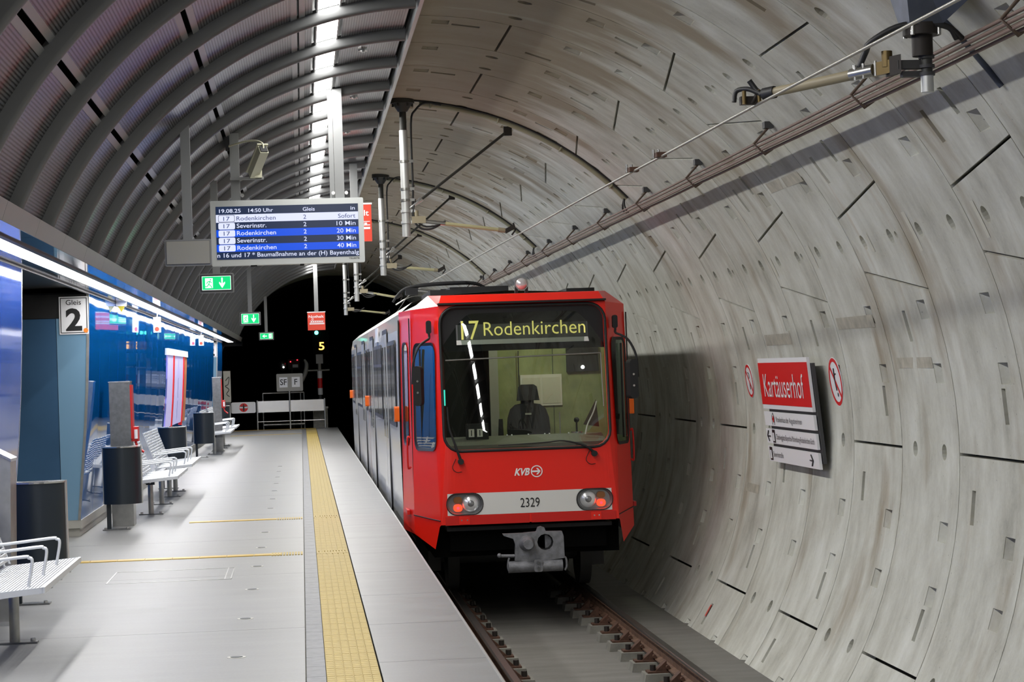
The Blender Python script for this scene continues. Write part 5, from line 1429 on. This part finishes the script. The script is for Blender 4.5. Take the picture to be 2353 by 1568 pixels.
for z0, z1, txt, tw in ((.955, 1.090, 'Krankenhaus der Augustinerinnen', 1.06), (.785, .925, 'Chlodwigplatz-Bayenthal-Marienburg-Rodenkirchen-Sürth', 1.55), (.610, .755, 'Severinstraße', .42)):
    bo = slab(20.80, 18.75, z0, z1, 'sign_white', 'direction_board', ks, 0, .025)
    zt = (z0+z1)/2-.025
    if 'Kranken' in txt:
        text(txt, wallplane(20.28, zt, .005), KR, KU, .052, tw, 'l', 0, 'black_text', bo)
        y0 = 20.40; b = MB()
        for a, c, e, g_ in ((y0+.015, y0-.015, zt-.005, zt+.055), (y0+.035, y0-.035, zt+.015, zt+.035)): b.add([wallplane(a, e, .005), wallplane(c, e, .005), wallplane(c, g_, .005), wallplane(a, g_, .005)], [(0, 1, 2, 3)])
        b.build('hospital_cross', 'sign_red', bo)
        b = MB(); b.tube([wallplane(y0+.045, zt-.03, .005), wallplane(y0+.045, zt+.05, .005), wallplane(y0, zt+.085, .005), wallplane(y0-.045, zt+.05, .005), wallplane(y0-.045, zt-.03, .005)], .0025, 4, True, True); b.build('hospital_outline', 'black_text', bo)
    else:
        y0 = 20.47 if 'Chlod' in txt else 20.68
        b = MB(); b.add([wallplane(y0+.055, zt-.035, .004), wallplane(y0-.055, zt-.035, .004), wallplane(y0-.055, zt+.09, .004), wallplane(y0+.055, zt+.09, .004)], [(0, 1, 2, 3)]); b.build('tram_pictogram', 'black_text', bo)
        b = MB(); b.add([wallplane(y0+.035, zt-.02, .006), wallplane(y0-.035, zt-.02, .006), wallplane(y0-.03, zt+.06, .006), wallplane(y0+.03, zt+.06, .006)], [(0, 1, 2, 3)]); b.build('tram_front', 'sign_white', bo)
        text(txt, wallplane(y0-.10, zt, .005), KR, KU, .052, tw, 'l', 0, 'black_text', bo)
        ya, sg = (20.705, 1) if 'Chlod' in txt else (18.98, -1)
        b = MB(); zc = (z0+z1)/2
        b.tube([wallplane(ya-sg*.03, zc+.05, .006), wallplane(ya+sg*.03, zc, .006), wallplane(ya-sg*.03, zc-.05, .006)], .006, 4).tube([wallplane(ya+sg*.03, zc, .006), wallplane(ya-sg*.09, zc, .006)], .006, 4)
        b.build('arrow', 'black_text', bo)
slab(20.70, 18.72, .66, 1.55, 'dim_grey', 'rear_frame', ks, -.034, .03)
for yy in (20.3, 19.1): [MB().box(xa, xb_, yy-.03, yy+.03, za, za+.04).build('wall_bracket', 'dim_grey', ks) for xa, xb_, za in ((4.555, 4.61, .70), (4.49, 4.57, 1.40))]
# prohibition roundels
def roundel(yc, th, r, label, kind):
    c = Vector(TP(th, yc, TR-.004)); nrm = (Vector((TX, yc, TZ))-c).normalized(); up_ = Vector((nrm.z, 0, -nrm.x)).normalized()
    if up_.z < 0: up_ = -up_
    t = thing('prohibition_sign', c, label, 'sign', 'round prohibition signs on the wall')
    rt = up_.cross(nrm)
    MB().disc(c+nrm*.006, nrm, up_, r).prism([c+nrm*.006+rt*(r*math.cos(k*pi/12))+up_*(r*math.sin(k*pi/12)) for k in range(24)], [c+rt*(r*math.cos(k*pi/12))+up_*(r*math.sin(k*pi/12)) for k in range(24)], False).build('disc', 'sign_white', t)
    MB().ring(c+nrm*.008, nrm, up_, r*.82, r*.97).build('red_ring', 'sign_red', t)
    a = (-rt+up_).normalized()*r*.85; w = (rt+up_).normalized()*r*.07; q = c+nrm*.009
    MB().add([q+a+w, q+a-w, q-a-w, q-a+w], [(0, 1, 2, 3)]).build('red_bar', 'sign_red', t)
    b = MB(); q = c+nrm*.0075
    if kind == 0:
        b.add([q+rt*x*r+up_*z*r for x, z in ((-.05, -.5), (.12, -.5), (.12, -.1), (-.05, -.1))], [(0, 1, 2, 3)]); b.tube([q+up_*r*.15+rt*r*.1, q+up_*r*.4+rt*r*.2, q+up_*r*.5-rt*r*.1], r*.03, 4)
    else:
        b.tube([q+up_*r*.55, q+up_*r*.1-rt*r*.05, q-up_*r*.35+rt*r*.05], r*.035, 5); b.disc(q-up_*r*.52+rt*r*.1, nrm, up_, r*.09, None, 10); b.tube([q+up_*r*.3, q+up_*r*.33+rt*r*.2], r*.03, 4)
    b.build('pictogram', 'black_text', t)
roundel(22.0, 82.7, .175, 'round no smoking sign left of the station name sign', 0)
roundel(18.37, 82.6, .215, 'larger round prohibition sign right of the station name sign', 1)
# repairs, paper labels and a spray mark on the lining
def patch(th0, th1, y0, y1, m, name, r=TR-.003):
    n = max(1, int(abs(th1-th0)/1.2)); vs = []
    for i in range(n+1):
        th = th0+(th1-th0)*i/n; vs += [TP(th, y0, r), TP(th, y1, r)]
    m_ = n+1; b = MB(); b.add(vs, [(2*i, 2*i+2, 2*i+3, 2*i+1) for i in range(n)])
    b.add([TP(th0+(th1-th0)*i/n, yy, r+.004) for i in range(n+1) for yy in (y0, y1)], [(2*i, 2*i+1, 2*i+3, 2*i+2) for i in range(n)])
    return b.build(name, m, wall_right)
for a in ((53.7, 55.2, 16.72, 17.88), (75.4, 77.1, 19.74, 20.85), (73.9, 75.5, 16.72, 17.88), (79.5, 80.8, 15.42, 16.36), (99.4, 100.8, 21.62, 22.25)): patch(*a, 'patch_mortar', 'mortar_patch')
for a in ((62.4, 64.8, 14.76, 14.84), (64.8, 67.2, 14.76, 14.83), (63.1, 67.2, 13.28, 13.34), (63.9, 66.9, 19.31, 19.38), (63.5, 66.8, 17.78, 17.84), (63.8, 66.2, 15.93, 15.99)): patch(*a, 'sticker_paper', 'paper_label')
patch(120.3, 122.4, 22.07, 22.12, 'red_spray', 'spray_mark')

# ================================================================== END OF THE PLATFORM
EY = 62.75
rg = thing('end_railing', (-.33, EY, 0), 'stainless railing with two wide panels across the platform end', 'railing')
for x in (-1.29, -.36, .635): MB().cyl((x, EY, 0), (x, EY, .85 if x != -.36 else 1.09), .025, 10).build('post', 'steel_bright', rg)
MB().box(-1.27, -.385, EY-.01, EY+.01, .50, .825).build('rail_panel', 'steel_bright', rg); MB().box(-.335, .62, EY-.01, EY+.01, .50, .825).build('rail_panel', 'steel_bright', rg)
MB().cyl((-1.29, EY, .235), (.635, EY, .235), .016, 8).build('lower_rail', 'steel_bright', rg)
bx = thing('cabinet', (-.345, EY-.08, 1.085), 'grey cabinet marked SF and F on the end railing post', 'cabinet')
MB().rbox(-.718, .032, EY-.10, EY+.12, 1.085, 1.590, .03, 3, 'y').build('cabinet_body', 'box_grey', bx)
for x0, x1, tt, pw in ((-.69, -.352, 'SF', .10), (-.34, .005, 'F', .055)):
    d_ = MB().box(x0, x1, EY-.115, EY-.10, 1.11, 1.565).build('cabinet_door', 'box_grey', bx)
    c = (x0+x1)/2; MB().box(c-.115, c+.115, EY-.118, EY-.115, 1.20, 1.49).build('paper_plate', 'sign_white', d_)
    text(tt, (c, EY-.121, 1.27), XR, UP, .165, .19 if tt == 'SF' else .085, 'c', .01, 'black_text', d_)
gt = thing('end_gate', (-1.68, EY, 0), 'white gate panel with round no entry symbol at the platform end', 'gate')
MB().rbox(-2.03, -1.335, EY-.02, EY+.02, .50, .815, .04, 3, 'y').build('gate_panel', 'sign_white', gt)
MB().disc((-1.675, EY-.022, .66), NEGY, UP, .125).build('red_disc', 'sign_red', gt)
MB().box(-1.79, -1.56, EY-.026, EY-.023, .64, .69).build('white_bar', 'sign_white', gt)
b = MB(); b.disc((-1.675, EY-.028, .735), NEGY, UP, .022, None, 10); b.add([(-1.70, EY-.028, .71), (-1.65, EY-.028, .71), (-1.655, EY-.028, .56), (-1.695, EY-.028, .56)], [(0, 1, 2, 3)]); b.tube([(-1.76, EY-.028, .69), (-1.59, EY-.028, .69)], .010, 4); b.build('figure', 'black_text', gt)
for x in (-2.06,): MB().cyl((x, EY, 0), (x, EY, .86), .025, 10).build('post', 'steel_bright', gt)
# stair guard behind
sg_ = thing('stair_guard', (-.6, 64.3, -.9), 'thin steel guard frame of the stair behind the end railing', 'railing')
for x in (-1.15, -.05, .05): MB().cyl((x, 64.3, -.9), (x, 64.3, 1.03), .02, 8).build('post', 'steel', sg_)
MB().cyl((-1.15, 64.3, 1.03), (.05, 64.3, 1.03), .022, 8).build('top_rail', 'steel', sg_); MB().cyl((-1.15, 64.3, .1), (.05, 64.3, .1), .04, 8).build('kick_rail', 'steel', sg_)
# light signal with speed figure
sg = thing('light_signal', (.57, 66, -.9), 'railway signal with green lamp and amber 5 on a red white pole', 'signal')
MB().cyl((.545, 66, -.9), (.545, 66, 1.0), .05, 10).build('pole_base', 'dim_grey', sg)
for z0, z1, m in ((.92, 1.12, 'sign_white'), (1.12, 1.42, 'sign_red'), (1.42, 1.64, 'sign_white')): MB().cyl((.55, 66, z0), (.55, 66, z1), .075, 12).build('pole_band', m, sg)
MB().cyl((.55, 66, 1.64), (.55, 66, 1.9), .05, 10).build('pole_top', 'box_grey', sg)
pl = MB().box(.45, .66, 65.95, 66, 1.86, 2.14).build('number_plate', 'box_grey', sg)
MB().box(.37, .86, 66.02, 66.15, 2.16, 2.95).build('signal_head', 'void_black', sg)
MB().ball((.489, 65.99, 2.797), .060, 12, 8).build('green_lamp', 'sig_green', sg)
text('5', (.632, 66.0, 2.275), XR, UP, .235, .165, 'c', .01, 'sig_amber', sg, 'speed_figure')
MB().cyl((.20, 66, 1.66), (.85, 66, 1.66), .025, 8).build('cross_arm', 'box_grey', sg)
lf = MB().tube([(.10, 66, 2.0), (.16, 66, 1.85), (.12, 66, 1.6), (.0, 66, 1.35), (-.08, 66, 1.25)], [.03, .06, .07, .06, .03], 6).build('shield', 'box_grey', sg)
# foot of the signal
pb = thing('signal_plinth', (.62, 63.4, -.9), 'pale concrete plinth behind the right end of the railing', 'plinth')
MB().box(.30, .72, 63.3, 63.7, -.9, .55).build('plinth_block', 'block_concrete', pb); MB().box(.28, .74, 63.28, 63.72, .55, .60).build('plinth_top', 'box_grey', pb)
# lamps in the running tunnel
lc = thing('lamp_cluster', (-.49, 71, 1.75), 'dark equipment with silver dome and red lamps above the SF cabinet', 'lamp cluster')
MB().box(-.42, -.05, 71, 71.2, 1.72, 2.05).build('equipment_body', 'black_matte', lc); MB().ball((-.60, 71.1, 1.86), (.14, .12, .18), 14, 8).build('silver_dome', 'steel', lc)
MB().ball((-.57, 70.96, 1.80), .030, 8, 6).build('white_lamp', 'lamp_white', lc)
for x, z in ((-.12, 2.02), (-.34, 1.97)): MB().ball((x, 70.97, z), .020, 8, 6).build('red_lamp', 'sig_red', lc)
MB().box(-.28, -.10, 70.96, 70.99, 1.78, 1.88).build('label_plate', 'sign_white', lc)
MB().cyl((-.3, 71.1, FZ), (-.3, 71.1, 1.75), .04, 8).build('mast', 'black_matte', lc)
# graffiti sheet
gf = thing('graffiti_panel', (-2.02, 61.4, 0), 'narrow grey panel with black graffiti at the wall end', 'panel')
MB().box(-2.18, -1.98, 61.4, 61.44, .85, 1.72).build('sheet', 'sign_grey_dull', gf)
MB().box(-2.15, -2.01, 61.41, 61.43, 0, .85).build('stand', 'dim_grey', gf)
MB().tube([(-2.12, 61.39, 1.45), (-2.02, 61.39, 1.55), (-2.05, 61.39, 1.35), (-2.13, 61.39, 1.30), (-2.03, 61.39, 1.20), (-2.10, 61.39, 1.08), (-2.02, 61.39, 1.0)], .010, 5).build('scribble', 'black_text', gf)
